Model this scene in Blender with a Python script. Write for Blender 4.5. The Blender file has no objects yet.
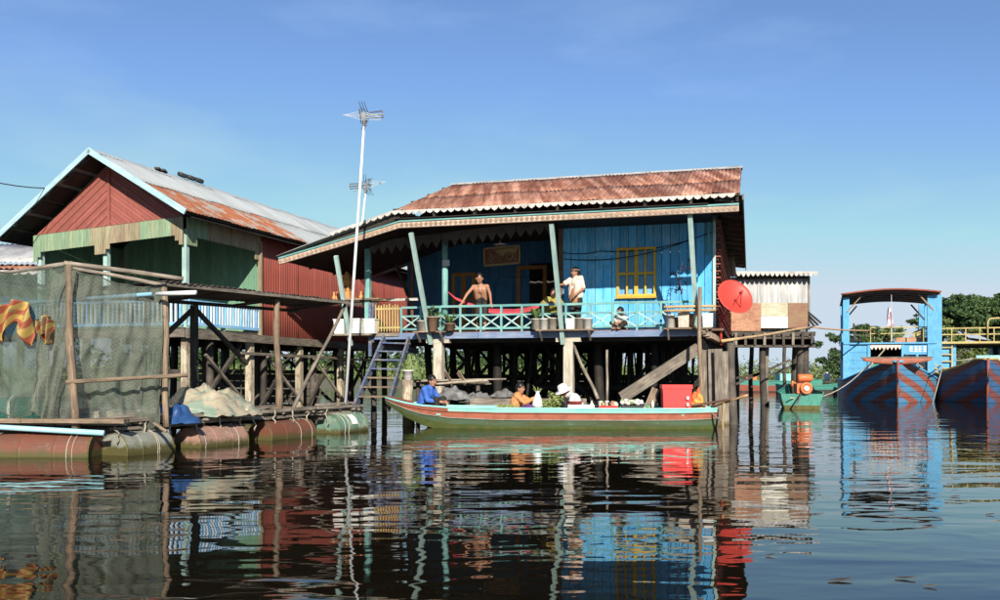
import bpy, math, random
from mathutils import Vector, Matrix, noise as mnoise
R = random.Random(7)
V = Vector
S = bpy.context.scene
COL = S.collection

# ------------------------------------------------------------------ camera
CAM_H, F, HY = 1.15, 900.0, 374.0
cam_d = bpy.data.cameras.new('camera'); cam = bpy.data.objects.new('camera', cam_d); COL.objects.link(cam)
cam.location = (0, 0, CAM_H); cam.rotation_euler = (math.radians(90), 0, 0)
cam_d.sensor_width = 36.0; cam_d.lens = 36.0 * F / 1000.0; cam_d.shift_y = 0.074
cam_d.clip_start = 0.05; cam_d.clip_end = 4000
S.camera = cam
# ------------------------------------------------------------------ sky, sun, exposure
SUN_EL, SUN_X = math.radians(27), 0.14        # sun behind the camera, slightly to the right
sun_dir = V((SUN_X, -1, 0)).normalized() * math.cos(SUN_EL) + V((0, 0, math.sin(SUN_EL)))
w = bpy.data.worlds.new('World'); S.world = w; w.use_nodes = True
nt = w.node_tree; bg = nt.nodes['Background']
sky = nt.nodes.new('ShaderNodeTexSky'); sky.sky_type = 'NISHITA'; sky.sun_disc = False
sky.sun_elevation = SUN_EL; sky.sun_rotation = math.atan2(sun_dir.x, sun_dir.y)
sky.altitude = 900; sky.air_density = 1.0; sky.dust_density = 0.1; sky.ozone_density = 3.6
tc = nt.nodes.new('ShaderNodeTexCoord'); mp = nt.nodes.new('ShaderNodeMapping'); mp.inputs['Scale'].default_value = (1.0, 1.0, 3.2)
mp.inputs['Rotation'].default_value = (0.2, 0.35, 0.4)
nz = nt.nodes.new('ShaderNodeTexNoise'); nz.inputs['Scale'].default_value = 2.0; nz.inputs['Detail'].default_value = 7; nz.inputs['Roughness'].default_value = 0.55
rp = nt.nodes.new('ShaderNodeValToRGB'); rp.color_ramp.elements[0].position = 0.5; rp.color_ramp.elements[1].position = 0.85
rp.color_ramp.elements[1].color = (0.24, 0.24, 0.24, 1)
mx = nt.nodes.new('ShaderNodeMix'); mx.data_type = 'RGBA'
nt.links.new(tc.outputs['Generated'], mp.inputs['Vector']); nt.links.new(mp.outputs['Vector'], nz.inputs['Vector'])
nt.links.new(nz.outputs['Fac'], rp.inputs['Fac']); nt.links.new(rp.outputs['Color'], mx.inputs['Factor'])
nt.links.new(sky.outputs['Color'], mx.inputs['A']); mx.inputs['B'].default_value = (7.5, 8.6, 10.0, 1)
tn = nt.nodes.new('ShaderNodeMix'); tn.data_type = 'RGBA'; tn.blend_type = 'MULTIPLY'; tn.inputs['Factor'].default_value = 1; tn.inputs['B'].default_value = (0.965, 1.0, 1.085, 1)
dk = nt.nodes.new('ShaderNodeMix'); dk.data_type = 'RGBA'; dk.blend_type = 'DARKEN'; dk.inputs['Factor'].default_value = 1; dk.inputs['B'].default_value = (4.4, 5.2, 6.05, 1)   # haze ceiling, the same in every direction
nt.links.new(mx.outputs['Result'], tn.inputs['A']); nt.links.new(tn.outputs['Result'], dk.inputs['A']); nt.links.new(dk.outputs['Result'], bg.inputs['Color']); bg.inputs['Strength'].default_value = 0.085
sd = bpy.data.lights.new('sun', 'SUN'); sun = bpy.data.objects.new('sun', sd); COL.objects.link(sun)
sd.energy = 5.0; sd.angle = math.radians(0.53); sd.color = (1.0, 0.93, 0.82)
sun.rotation_euler = sun_dir.to_track_quat('Z', 'Y').to_euler()
S.view_settings.view_transform = 'Standard'; S.view_settings.look = 'None'
S.view_settings.exposure = 0.7; S.view_settings.gamma = 1.0
S.render.engine = 'CYCLES'

# ------------------------------------------------------------------ materials
M = {}
def mat(name, col, col2=None, rough=0.75, nscale=2.5, mixlo=0.45, mixhi=0.65, grain=0.25, gu=3.0, gv=30.0, bump=0.25, bd=0.01,
        metal=0.0, var=0.18, spec=0.3, nz_z=1.0, col3=None, n3=0.6, nxy=(1, 1), wl=None):
    """paint or timber: base colour, worn colour in patches, grain along the piece's length, each piece a little different"""
    m = bpy.data.materials.new(name); m.use_nodes = True; t = m.node_tree; N = t.nodes; L = t.links
    p = N['Principled BSDF']; p.inputs['Roughness'].default_value = rough; p.inputs['Metallic'].default_value = metal
    p.inputs['Specular IOR Level'].default_value = spec
    tc = N.new('ShaderNodeTexCoord'); oi = N.new('ShaderNodeObjectInfo')
    mp = N.new('ShaderNodeMapping'); mp.inputs['Scale'].default_value = (nxy[0], nxy[1], nz_z); L.new(tc.outputs['Object'], mp.inputs['Vector'])
    n1 = N.new('ShaderNodeTexNoise'); n1.inputs['Scale'].default_value = nscale; n1.inputs['Detail'].default_value = 8; n1.inputs['Roughness'].default_value = 0.65
    L.new(mp.outputs['Vector'], n1.inputs['Vector'])
    r1 = N.new('ShaderNodeMapRange'); r1.inputs['From Min'].default_value = mixlo; r1.inputs['From Max'].default_value = mixhi
    L.new(n1.outputs['Fac'], r1.inputs['Value'])
    m1 = N.new('ShaderNodeMix'); m1.data_type = 'RGBA'; L.new(r1.outputs['Result'], m1.inputs['Factor'])
    m1.inputs['A'].default_value = (*col, 1); m1.inputs['B'].default_value = (*(col2 or [c * 0.72 for c in col]), 1)
    last = m1.outputs['Result']
    if col3:
        n3n = N.new('ShaderNodeTexNoise'); n3n.inputs['Scale'].default_value = nscale * 3.1; n3n.inputs['Detail'].default_value = 10; n3n.inputs['Roughness'].default_value = 0.7
        L.new(tc.outputs['Object'], n3n.inputs['Vector'])
        r3 = N.new('ShaderNodeMapRange'); r3.inputs['From Min'].default_value = n3; r3.inputs['From Max'].default_value = n3 + 0.07
        L.new(n3n.outputs['Fac'], r3.inputs['Value'])
        m3 = N.new('ShaderNodeMix'); m3.data_type = 'RGBA'; L.new(r3.outputs['Result'], m3.inputs['Factor']); L.new(last, m3.inputs['A'])
        m3.inputs['B'].default_value = (*col3, 1); last = m3.outputs['Result']
    mu = N.new('ShaderNodeMapping'); mu.inputs['Scale'].default_value = (gu, gv, 1); L.new(tc.outputs['UV'], mu.inputs['Vector'])
    n2 = N.new('ShaderNodeTexNoise'); n2.inputs['Scale'].default_value = 1.0; n2.inputs['Detail'].default_value = 5; L.new(mu.outputs['Vector'], n2.inputs['Vector'])
    r2 = N.new('ShaderNodeMapRange'); r2.inputs['From Min'].default_value = 0.3; r2.inputs['From Max'].default_value = 0.7
    r2.inputs['To Min'].default_value = 1 - grain; r2.inputs['To Max'].default_value = 1 + grain * 0.6; L.new(n2.outputs['Fac'], r2.inputs['Value'])
    rv = N.new('ShaderNodeMapRange'); rv.inputs['To Min'].default_value = 1 - var; rv.inputs['To Max'].default_value = 1 + var; L.new(oi.outputs['Random'], rv.inputs['Value'])
    mm = N.new('ShaderNodeMath'); mm.operation = 'MULTIPLY'; L.new(r2.outputs['Result'], mm.inputs[0]); L.new(rv.outputs['Result'], mm.inputs[1])
    m2 = N.new('ShaderNodeMix'); m2.data_type = 'RGBA'; m2.blend_type = 'MULTIPLY'; m2.inputs['Factor'].default_value = 1
    L.new(last, m2.inputs['A']); L.new(mm.outputs[0], m2.inputs['B'])
    last = m2.outputs['Result']
    if wl:                                        # slime and silt up to a ragged tide line, wl metres above the water
        sx = N.new('ShaderNodeSeparateXYZ'); L.new(tc.outputs['Object'], sx.inputs[0])
        nw = N.new('ShaderNodeTexNoise'); nw.inputs['Scale'].default_value = 9; nw.inputs['Detail'].default_value = 8; nw.inputs['Roughness'].default_value = 0.7; L.new(tc.outputs['Object'], nw.inputs['Vector'])
        za = N.new('ShaderNodeMath'); za.operation = 'MULTIPLY_ADD'; za.inputs[1].default_value = 0.22; L.new(nw.outputs['Fac'], za.inputs[0]); L.new(sx.outputs[2], za.inputs[2])
        rz = N.new('ShaderNodeMapRange'); rz.inputs['From Min'].default_value = wl + 0.16; rz.inputs['From Max'].default_value = wl + 0.08; L.new(za.outputs[0], rz.inputs['Value'])
        mw = N.new('ShaderNodeMix'); mw.data_type = 'RGBA'; L.new(rz.outputs['Result'], mw.inputs['Factor']); L.new(last, mw.inputs['A']); mw.inputs['B'].default_value = (0.075, 0.066, 0.022, 1); last = mw.outputs['Result']
    L.new(last, p.inputs['Base Color'])
    if bump:
        b = N.new('ShaderNodeBump'); b.inputs['Strength'].default_value = bump; b.inputs['Distance'].default_value = bd
        L.new(n2.outputs['Fac'], b.inputs['Height']); L.new(b.outputs['Normal'], p.inputs['Normal'])
    M[name] = m; return m

mat('wood_dark', (0.045, 0.037, 0.03), (0.09, 0.075, 0.06), var=0.4)
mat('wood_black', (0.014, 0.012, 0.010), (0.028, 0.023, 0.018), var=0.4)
mat('wood_grey', (0.17, 0.14, 0.11), (0.27, 0.23, 0.18), var=0.3, grain=0.5, wl=.03)
mat('wood_tan', (0.27, 0.195, 0.13), (0.17, 0.125, 0.085), var=0.25, grain=0.55, gv=45, bump=0.6, wl=.02)
mat('wood_pale', (0.40, 0.34, 0.25), (0.20, 0.155, 0.11), var=0.15, grain=0.5, mixlo=0.48, mixhi=0.6, wl=.2)
mat('wood_brown', (0.13, 0.07, 0.045), (0.2, 0.12, 0.08), var=0.3)
mat('bamboo', (0.45, 0.31, 0.15), (0.33, 0.22, 0.11), var=0.2, rough=0.5)
mat('concrete', (0.46, 0.41, 0.33), (0.30, 0.26, 0.20), var=0.1, nscale=4, nz_z=0.5, wl=.3)
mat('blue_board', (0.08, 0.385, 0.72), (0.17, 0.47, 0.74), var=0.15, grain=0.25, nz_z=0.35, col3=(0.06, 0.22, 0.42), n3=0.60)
mat('blue_board_deep_shade', (0.018, 0.09, 0.19), (0.028, 0.12, 0.24), var=0.15, nz_z=0.35)  # veranda shade put into a deeper blue; the neighbour house uses it too
mat('blue_paint', (0.068, 0.10, 0.175), (0.13, 0.15, 0.20), var=0.2, col3=(0.22, 0.18, 0.14), n3=0.52)
mat('skirt_blue', (0.14, 0.195, 0.31), (0.21, 0.25, 0.34), var=0.08, col3=(0.25, 0.22, 0.2), n3=0.68)
mat('teal', (0.12, 0.295, 0.275), (0.19, 0.345, 0.325), var=0.15, col3=(0.30, 0.27, 0.21), n3=0.62)
mat('pale_teal', (0.35, 0.48, 0.44), (0.26, 0.39, 0.36), var=0.12, col3=(0.28, 0.25, 0.2), n3=0.63)
mat('mint', (0.22, 0.55, 0.48), (0.32, 0.57, 0.51), var=0.1, col3=(0.30, 0.27, 0.2), n3=0.65)
mat('yellow', (0.60, 0.38, 0.05), (0.52, 0.32, 0.06), var=0.08, col3=(0.42, 0.36, 0.22), n3=0.68)
mat('yellow_rail', (0.46, 0.37, 0.15), (0.38, 0.30, 0.13), var=0.1, col3=(0.4, 0.3, 0.2), n3=0.62)
mat('ochre', (0.26, 0.13, 0.03), (0.2, 0.1, 0.03), var=0.1)
mat('red_board', (0.27, 0.083, 0.064), (0.23, 0.07, 0.055), var=0.13, grain=0.2, col3=(0.29, 0.14, 0.11), n3=0.62)
mat('red_sheet', (0.29, 0.074, 0.053), (0.23, 0.066, 0.05), var=0.10, grain=0.10, rough=0.55, bump=0.05, nz_z=0.3, col3=(0.20, 0.09, 0.065), n3=0.68)
mat('green_board', (0.195, 0.285, 0.175), (0.23, 0.27, 0.165), var=0.12, grain=0.3, nz_z=0.4, col3=(0.26, 0.22, 0.14), n3=0.62)
mat('green_wall', (0.13, 0.25, 0.16), (0.16, 0.28, 0.18), var=0.12, grain=0.3, nz_z=0.4)
mat('brown_board', (0.25, 0.19, 0.12), (0.28, 0.26, 0.16), var=0.15, grain=0.35, nz_z=0.4)
mat('siding', (0.24, 0.075, 0.055), (0.30, 0.11, 0.085), var=0.25, grain=0.3)
mat('rust', (0.18, 0.065, 0.039), (0.42, 0.225, 0.155), var=0.22, nscale=1.8, mixlo=0.44, mixhi=0.62, grain=0.35, gu=1.0, gv=9.0, rough=0.85, bump=0.1, nxy=(1.9, .10), nz_z=.10, col3=(0.185, 0.055, 0.032), n3=0.60)
mat('rust_tile', (0.33, 0.29, 0.25), (0.34, 0.12, 0.055), var=0.1, nscale=2.4, mixlo=0.42, mixhi=0.5, grain=0.35, gu=1, gv=8, rough=0.85, bump=0.1)
mat('zinc', (0.385, 0.405, 0.40), (0.33, 0.345, 0.34), var=0.07, nscale=1.2, grain=0.12, gu=0.6, gv=6, rough=0.6, bump=0.05, spec=0.4, col3=(0.36, 0.30, 0.24), n3=0.70)
mat('zinc_bright', (0.42, 0.42, 0.41), (0.30, 0.29, 0.28), var=0.16, nscale=2, grain=0.25, gu=1, gv=10, rough=0.55, nz_z=0.25, col3=(0.30, 0.26, 0.22), n3=0.64)
mat('fibre_cement', (0.40, 0.385, 0.36), (0.24, 0.23, 0.21), var=0.1, nscale=3)
mat('trim_white', (0.47, 0.45, 0.41), (0.34, 0.31, 0.27), var=0.08, nscale=4, col3=(0.24, 0.2, 0.16), n3=0.67)
mat('carving', (0.46, 0.40, 0.32), (0.34, 0.27, 0.21), var=0.15, nscale=9, mixlo=0.4, mixhi=0.6)
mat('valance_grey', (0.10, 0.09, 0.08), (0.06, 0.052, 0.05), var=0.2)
mat('pale_cyan', (0.34, 0.50, 0.53), (0.27, 0.42, 0.46), var=0.05, col3=(0.35, 0.3, 0.25), n3=0.69)
mat('rail_blue', (0.20, 0.45, 0.72), (0.34, 0.55, 0.74), var=0.18)
mat('rail_white', (0.50, 0.60, 0.68), (0.36, 0.48, 0.6), var=0.15)
mat('white_plastic', (0.74, 0.72, 0.66), (0.60, 0.57, 0.50), var=0.1, rough=0.45, nscale=5, grain=0.1, col3=(0.42, 0.37, 0.30), n3=0.70)
mat('dirty_plastic', (0.50, 0.45, 0.37), (0.36, 0.31, 0.25), var=0.2, rough=0.6, nscale=6)
mat('clay', (0.36, 0.22, 0.14), (0.28, 0.17, 0.11), var=0.25, nscale=6)
mat('pvc_white', (0.74, 0.75, 0.72), (0.6, 0.6, 0.57), rough=0.35, var=0.05, grain=0.06, bump=0.0)
mat('pvc_blue', (0.22, 0.42, 0.55), (0.30, 0.48, 0.58), rough=0.35, var=0.05, grain=0.06, bump=0.0)
mat('pvc_cyan', (0.28, 0.58, 0.66), (0.4, 0.62, 0.66), rough=0.4, var=0.05, grain=0.08, bump=0.0)
mat('metal_pole', (0.62, 0.62, 0.62), (0.5, 0.5, 0.5), rough=0.4, var=0.05, bump=0)
mat('aerial', (0.10, 0.10, 0.10), (0.16, 0.16, 0.15), rough=0.5, var=0.1, bump=0, metal=0.3)
mat('dish_red', (0.50, 0.05, 0.035), (0.43, 0.045, 0.03), rough=0.45, var=0.02, bump=0, grain=0.06, col3=(0.4, 0.06, 0.04), n3=0.66)
mat('cooler_red', (0.80, 0.052, 0.05), (0.72, 0.05, 0.045), rough=0.35, var=0.04, bump=0, grain=0.05)
mat('hull_orange', (0.37, 0.12, 0.072), (0.26, 0.088, 0.055), var=0.06, nscale=4, rough=0.5, col3=(0.22, 0.10, 0.06), n3=0.64)
mat('hull_rust', (0.26, 0.075, 0.045), (0.19, 0.07, 0.045), var=0.06, nscale=4, col3=(0.14, 0.08, 0.05), n3=0.6)
mat('hull_green', (0.075, 0.125, 0.07), (0.07, 0.08, 0.035), var=0.06, nscale=2.2, nxy=(.5, 1), nz_z=3, mixlo=0.42, mixhi=0.6, col3=(0.18, 0.25, 0.15), n3=0.62, wl=.03)
mat('hull_moss', (0.06, 0.085, 0.02), (0.10, 0.10, 0.03), var=0.1, nscale=6)
mat('hull_teal', (0.06, 0.25, 0.19), (0.05, 0.19, 0.15), var=0.1, nscale=4, rough=0.5, col3=(0.05, 0.12, 0.1), n3=0.64)
mat('boat_blue', (0.085, 0.31, 0.52), (0.13, 0.36, 0.56), var=0.08, nscale=4, rough=0.5, col3=(0.12, 0.22, 0.33), n3=0.67)
mat('drum_red', (0.15, 0.052, 0.03), (0.12, 0.058, 0.04), var=0.12, nscale=3, rough=0.6, col3=(0.15, 0.09, 0.06), n3=0.56, wl=.07)
mat('drum_pink', (0.33, 0.19, 0.145), (0.23, 0.15, 0.12), var=0.1, nscale=5, rough=0.6, col3=(0.45, 0.37, 0.33), n3=0.60, wl=.08)
mat('drum_grey', (0.21, 0.22, 0.19), (0.15, 0.15, 0.10), var=0.1, nscale=4, rough=0.6, col3=(0.2, 0.1, 0.07), n3=0.58, wl=.12)
mat('drum_green', (0.10, 0.19, 0.14), (0.26, 0.30, 0.22), var=0.05, nscale=5, mixlo=0.5, mixhi=0.62, col3=(0.3, 0.18, 0.13), n3=0.58, wl=.07)
mat('algae', (0.095, 0.085, 0.022), (0.06, 0.055, 0.016), var=0.15, nscale=8)
mat('rope', (0.38, 0.34, 0.27), (0.26, 0.23, 0.18), var=0.15, bump=0)
mat('rope_tan', (0.45, 0.28, 0.15), (0.5, 0.34, 0.2), var=0.1, bump=0)
mat('wire', (0.015, 0.015, 0.017), var=0.1, bump=0)
mat('tarp_beige', (0.34, 0.295, 0.21), (0.19, 0.25, 0.195), var=0.05, nscale=3, mixlo=0.48, mixhi=0.56, rough=0.6, col3=(0.07, 0.30, 0.18), n3=0.68)
mat('tarp_blue', (0.02, 0.06, 0.17), (0.03, 0.08, 0.20), var=0.05, nscale=4, rough=0.4, col3=(0.3, 0.34, 0.4), n3=0.66)
mat('sack', (0.50, 0.44, 0.32), (0.38, 0.33, 0.24), var=0.1, nscale=8)
mat('tin_dark', (0.07, 0.058, 0.05), (0.12, 0.09, 0.07), var=0.2, nscale=3)
mat('panel_rust', (0.40, 0.21, 0.125), (0.28, 0.13, 0.08), var=0.05, nscale=3, col3=(0.55, 0.42, 0.32), n3=0.6)
mat('panel_cream', (0.44, 0.41, 0.30), (0.37, 0.34, 0.22), var=0.05, nscale=2)
mat('panel_white', (0.70, 0.68, 0.60), (0.62, 0.6, 0.52), var=0.05, nscale=2)
mat('panel_brown', (0.22, 0.115, 0.075), (0.24, 0.16, 0.09), var=0.05, nscale=2)
mat('leaf', (0.075, 0.13, 0.035), (0.045, 0.085, 0.024), var=0.2, nscale=1.2, bump=0, grain=0.0, rough=0.6)
mat('leaf_dark', (0.040, 0.075, 0.022), (0.060, 0.10, 0.03), var=0.1, nscale=0.35, bump=0, grain=0.0, rough=0.6)
mat('leaf_pale', (0.13, 0.17, 0.05), (0.085, 0.125, 0.04), var=0.1, nscale=0.3, bump=0, grain=0.0, rough=0.6)
mat('leaf_red', (0.13, 0.03, 0.045), (0.07, 0.05, 0.03), var=0.2, bump=0, grain=0)
mat('bark', (0.10, 0.075, 0.055), (0.16, 0.13, 0.10), var=0.1, nscale=6)
mat('mud', (0.16, 0.13, 0.08), (0.11, 0.12, 0.05), var=0.05, nscale=0.5)
mat('skin', (0.33, 0.165, 0.10), (0.29, 0.14, 0.085), rough=0.5, var=0.06, bump=0, grain=0)
mat('hair', (0.012, 0.010, 0.009), (0.02, 0.016, 0.014), rough=0.4, var=0.1, bump=0)
mat('cloth_blue', (0.045, 0.13, 0.45), (0.035, 0.10, 0.36), nscale=8, var=0.03, bump=0.1, grain=0.1)
mat('cloth_orange', (0.50, 0.22, 0.085), (0.42, 0.18, 0.07), nscale=8, var=0.03, bump=0.1, grain=0.1)
mat('cloth_purple', (0.10, 0.03, 0.13), (0.14, 0.05, 0.18), nscale=9, var=0.03, bump=0.1, grain=0.1)
mat('cloth_white', (0.62, 0.59, 0.55), (0.48, 0.46, 0.45), nscale=14, var=0.03, bump=0.1, grain=0.1)
mat('cloth_pink', (0.72, 0.56, 0.47), (0.62, 0.47, 0.38), nscale=9, var=0.03, bump=0.1, grain=0.1)
mat('cloth_olive', (0.30, 0.25, 0.06), (0.24, 0.2, 0.05), nscale=9, var=0.03, bump=0.1, grain=0.1)
mat('cloth_dark', (0.022, 0.02, 0.018), (0.015, 0.014, 0.013), nscale=9, var=0.03, bump=0.1, grain=0.1)
mat('cloth_brown', (0.34, 0.17, 0.085), (0.27, 0.14, 0.07), nscale=9, var=0.03, bump=0.1, grain=0.1)
mat('cloth_red', (0.50, 0.06, 0.08), (0.42, 0.05, 0.07), nscale=6, var=0.03, bump=0.1, grain=0.2)
mat('cloth_print', (0.52, 0.33, 0.06), (0.42, 0.10, 0.035), nscale=5, mixlo=0.46, mixhi=0.52, var=0.03, bump=0.1, grain=0.1)
mat('hat_white', (0.74, 0.73, 0.72), (0.66, 0.65, 0.65), nscale=9, var=0.02, bump=0.05)
mat('plastic_bag', (0.66, 0.68, 0.66), (0.5, 0.52, 0.5), nscale=14, var=0.02, rough=0.3, bump=0.1)
mat('vegetable', (0.20, 0.26, 0.07), (0.32, 0.33, 0.13), nscale=12, var=0.2, bump=0)
mat('foam', (0.76, 0.74, 0.68), (0.66, 0.63, 0.56), nscale=9, var=0.05, bump=0.05)
mat('black_plastic', (0.022, 0.022, 0.024), (0.04, 0.04, 0.04), rough=0.4, var=0.2, bump=0)
mat('red_plastic', (0.60, 0.035, 0.03), (0.5, 0.03, 0.03), rough=0.35, var=0.1, bump=0)
mat('orange_paint', (0.62, 0.17, 0.055), (0.5, 0.13, 0.05), rough=0.45, var=0.03, bump=0, col3=(0.2, 0.08, 0.04), n3=0.64)
mat('shrine', (0.58, 0.26, 0.09), (0.5, 0.2, 0.07), rough=0.5, var=0.1, bump=0.1)
mat('gold', (0.24, 0.18, 0.075), (0.17, 0.12, 0.05), rough=0.5, var=0.05, bump=0.1)
mat('sign_red', (0.11, 0.03, 0.02), (0.15, 0.055, 0.03), rough=0.5, var=0.05, bump=0, nscale=9)
mat('lamp_white', (0.7, 0.7, 0.7), rough=0.3, var=0, bump=0)
mat('canopy_brown', (0.085, 0.05, 0.04), (0.06, 0.035, 0.03), var=0.1, rough=0.7)
mat('flag_white', (0.62, 0.55, 0.58), (0.4, 0.16, 0.2), nscale=7, mixlo=0.52, mixhi=0.58, var=0, bump=0)
mat('net_cord', (0.09, 0.095, 0.075), var=0.1, bump=0)
mat('dull_sheet', (0.17, 0.17, 0.17), (0.09, 0.08, 0.07), nscale=5, var=0.1, rough=0.5)
mat('dark_inside', (0.03, 0.03, 0.03), var=0.1, bump=0)

def net_mat(name, col, fac):
    m = bpy.data.materials.new(name); m.use_nodes = True; t = m.node_tree; N = t.nodes; L = t.links
    p = N['Principled BSDF']; p.inputs['Base Color'].default_value = (*col, 1); p.inputs['Roughness'].default_value = 0.8
    tl = N.new('ShaderNodeBsdfTranslucent'); tl.inputs['Color'].default_value = (*col, 1)
    a = N.new('ShaderNodeMixShader'); a.inputs[0].default_value = 0.3; L.new(p.outputs[0], a.inputs[1]); L.new(tl.outputs[0], a.inputs[2])
    tr = N.new('ShaderNodeBsdfTransparent'); mix = N.new('ShaderNodeMixShader')
    tc = N.new('ShaderNodeTexCoord'); n = N.new('ShaderNodeTexNoise'); n.inputs['Scale'].default_value = 1.6; n.inputs['Detail'].default_value = 6
    L.new(tc.outputs['Object'], n.inputs['Vector'])
    r = N.new('ShaderNodeMapRange'); r.inputs['From Min'].default_value = 0.3; r.inputs['From Max'].default_value = 0.7
    r.inputs['To Min'].default_value = fac - 0.14; r.inputs['To Max'].default_value = fac + 0.16; L.new(n.outputs['Fac'], r.inputs['Value'])
    mu = N.new('ShaderNodeMapping'); mu.inputs['Scale'].default_value = (22, 22, 1); mu.inputs['Rotation'].default_value = (0, 0, 0.78); L.new(tc.outputs['UV'], mu.inputs['Vector'])
    vo = N.new('ShaderNodeTexBrick'); vo.inputs['Scale'].default_value = 1; vo.inputs['Mortar Size'].default_value = .09; vo.offset = 0; vo.inputs['Brick Width'].default_value = 1; vo.inputs['Row Height'].default_value = 1; L.new(mu.outputs['Vector'], vo.inputs['Vector'])
    kk = N.new('ShaderNodeMath'); kk.operation = 'MULTIPLY_ADD'; kk.inputs[1].default_value = .22; kk.use_clamp = True; L.new(vo.outputs['Fac'], kk.inputs[0]); L.new(r.outputs['Result'], kk.inputs[2])
    L.new(kk.outputs[0], mix.inputs[0]); L.new(tr.outputs[0], mix.inputs[1]); L.new(a.outputs[0], mix.inputs[2])
    L.new(mix.outputs[0], N['Material Output'].inputs['Surface']); M[name] = m
net_mat('net_green', (0.11, 0.145, 0.108), 0.56)
net_mat('net_tan', (0.175, 0.195, 0.15), 0.48)

def water_mat():
    m = bpy.data.materials.new('water'); m.use_nodes = True; t = m.node_tree; N = t.nodes; L = t.links
    p = N['Principled BSDF']; p.inputs['Base Color'].default_value = (0.0070, 0.0056, 0.0032, 1)
    p.inputs['Roughness'].default_value = 0.015; p.inputs['IOR'].default_value = 1.333
    tc = N.new('ShaderNodeTexCoord'); acc = None
    for sx, sy, sc, amp, det, dist in ((0.40, 1.0, 0.42, 0.016, 0.0, 0.3), (0.42, 1.0, 1.25, 0.0115, 0.0, 0.6), (0.42, 1.0, 3.9, 0.0035, 0.0, 0.7), (0.55, 1.0, 11.0, 0.0006, 1.0, 0.0)):
        mp = N.new('ShaderNodeMapping'); mp.inputs['Scale'].default_value = (sx, sy, 1); mp.inputs['Rotation'].default_value = (0, 0, 0.12 * (1 if sc < 1 else -1))
        L.new(tc.outputs['Object'], mp.inputs['Vector'])
        n = N.new('ShaderNodeTexNoise'); n.inputs['Scale'].default_value = sc; n.inputs['Detail'].default_value = det; n.inputs['Distortion'].default_value = dist
        n.inputs['Roughness'].default_value = 0.4
        L.new(mp.outputs['Vector'], n.inputs['Vector'])
        k = N.new('ShaderNodeMath'); k.operation = 'MULTIPLY'; k.inputs[1].default_value = amp; L.new(n.outputs['Fac'], k.inputs[0])
        if acc is None: acc = k.outputs[0]
        else:
            s = N.new('ShaderNodeMath'); s.operation = 'ADD'; L.new(acc, s.inputs[0]); L.new(k.outputs[0], s.inputs[1]); acc = s.outputs[0]
    b = N.new('ShaderNodeBump'); b.inputs['Strength'].default_value = 1.0; b.inputs['Distance'].default_value = 1.0
    L.new(acc, b.inputs['Height']); L.new(b.outputs['Normal'], p.inputs['Normal']); M['water'] = m
water_mat()

def stripe_mat(name, colA, colB, colC, pitch, slope):
    """painted chevron stripes on a hull: u runs from the stem, v runs up the side (metres)"""
    m = bpy.data.materials.new(name); m.use_nodes = True; t = m.node_tree; N = t.nodes; L = t.links
    p = N['Principled BSDF']; p.inputs['Roughness'].default_value = 0.55; p.inputs['Specular IOR Level'].default_value = 0.3
    tc = N.new('ShaderNodeTexCoord'); sx = N.new('ShaderNodeSeparateXYZ'); L.new(tc.outputs['UV'], sx.inputs[0])
    n = N.new('ShaderNodeTexNoise'); n.inputs['Scale'].default_value = 5; n.inputs['Detail'].default_value = 8; n.inputs['Roughness'].default_value = 0.7
    L.new(tc.outputs['Object'], n.inputs['Vector'])
    a = N.new('ShaderNodeMath'); a.operation = 'MULTIPLY_ADD'; a.inputs[1].default_value = slope; L.new(sx.outputs[0], a.inputs[0]); L.new(sx.outputs[1], a.inputs[2])
    a2 = N.new('ShaderNodeMath'); a2.operation = 'MULTIPLY_ADD'; a2.inputs[1].default_value = 0.10; L.new(n.outputs['Fac'], a2.inputs[0]); L.new(a.outputs[0], a2.inputs[2])
    d = N.new('ShaderNodeMath'); d.operation = 'DIVIDE'; d.inputs[1].default_value = pitch; L.new(a2.outputs[0], d.inputs[0])
    f = N.new('ShaderNodeMath'); f.operation = 'FRACT'; L.new(d.outputs[0], f.inputs[0])
    g = N.new('ShaderNodeMath'); g.operation = 'GREATER_THAN'; g.inputs[1].default_value = 0.52; L.new(f.outputs[0], g.inputs[0])
    m1 = N.new('ShaderNodeMix'); m1.data_type = 'RGBA'; L.new(g.outputs[0], m1.inputs['Factor']); m1.inputs['A'].default_value = (*colA, 1); m1.inputs['B'].default_value = (*colB, 1)
    r = N.new('ShaderNodeMapRange'); r.inputs['From Min'].default_value = 0.54; r.inputs['From Max'].default_value = 0.62; L.new(n.outputs['Fac'], r.inputs['Value'])
    m2 = N.new('ShaderNodeMix'); m2.data_type = 'RGBA'; L.new(r.outputs['Result'], m2.inputs['Factor']); L.new(m1.outputs['Result'], m2.inputs['A']); m2.inputs['B'].default_value = (*colC, 1)
    ps = N.new('ShaderNodeMath'); ps.operation = 'PINGPONG'; ps.inputs[1].default_value = 0.11; L.new(sx.outputs[1], ps.inputs[0])      # plank seams
    rs = N.new('ShaderNodeMapRange'); rs.inputs['From Max'].default_value = 0.022; rs.inputs['To Min'].default_value = 0.35 if slope < .5 else 1; L.new(ps.outputs[0], rs.inputs['Value'])
    m4 = N.new('ShaderNodeMix'); m4.data_type = 'RGBA'; m4.blend_type = 'MULTIPLY'; m4.inputs['Factor'].default_value = 1; L.new(m2.outputs['Result'], m4.inputs['A']); L.new(rs.outputs['Result'], m4.inputs['B'])
    L.new(m4.outputs['Result'], p.inputs['Base Color']); M[name] = m
stripe_mat('hull_stripes', (0.06, 0.21, 0.36), (0.25, 0.075, 0.052), (0.15, 0.14, 0.15), 0.56, 0.36)
stripe_mat('hull_navy', (0.035, 0.10, 0.21), (0.15, 0.05, 0.045), (0.06, 0.07, 0.09), 0.62, 0.42)

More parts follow.
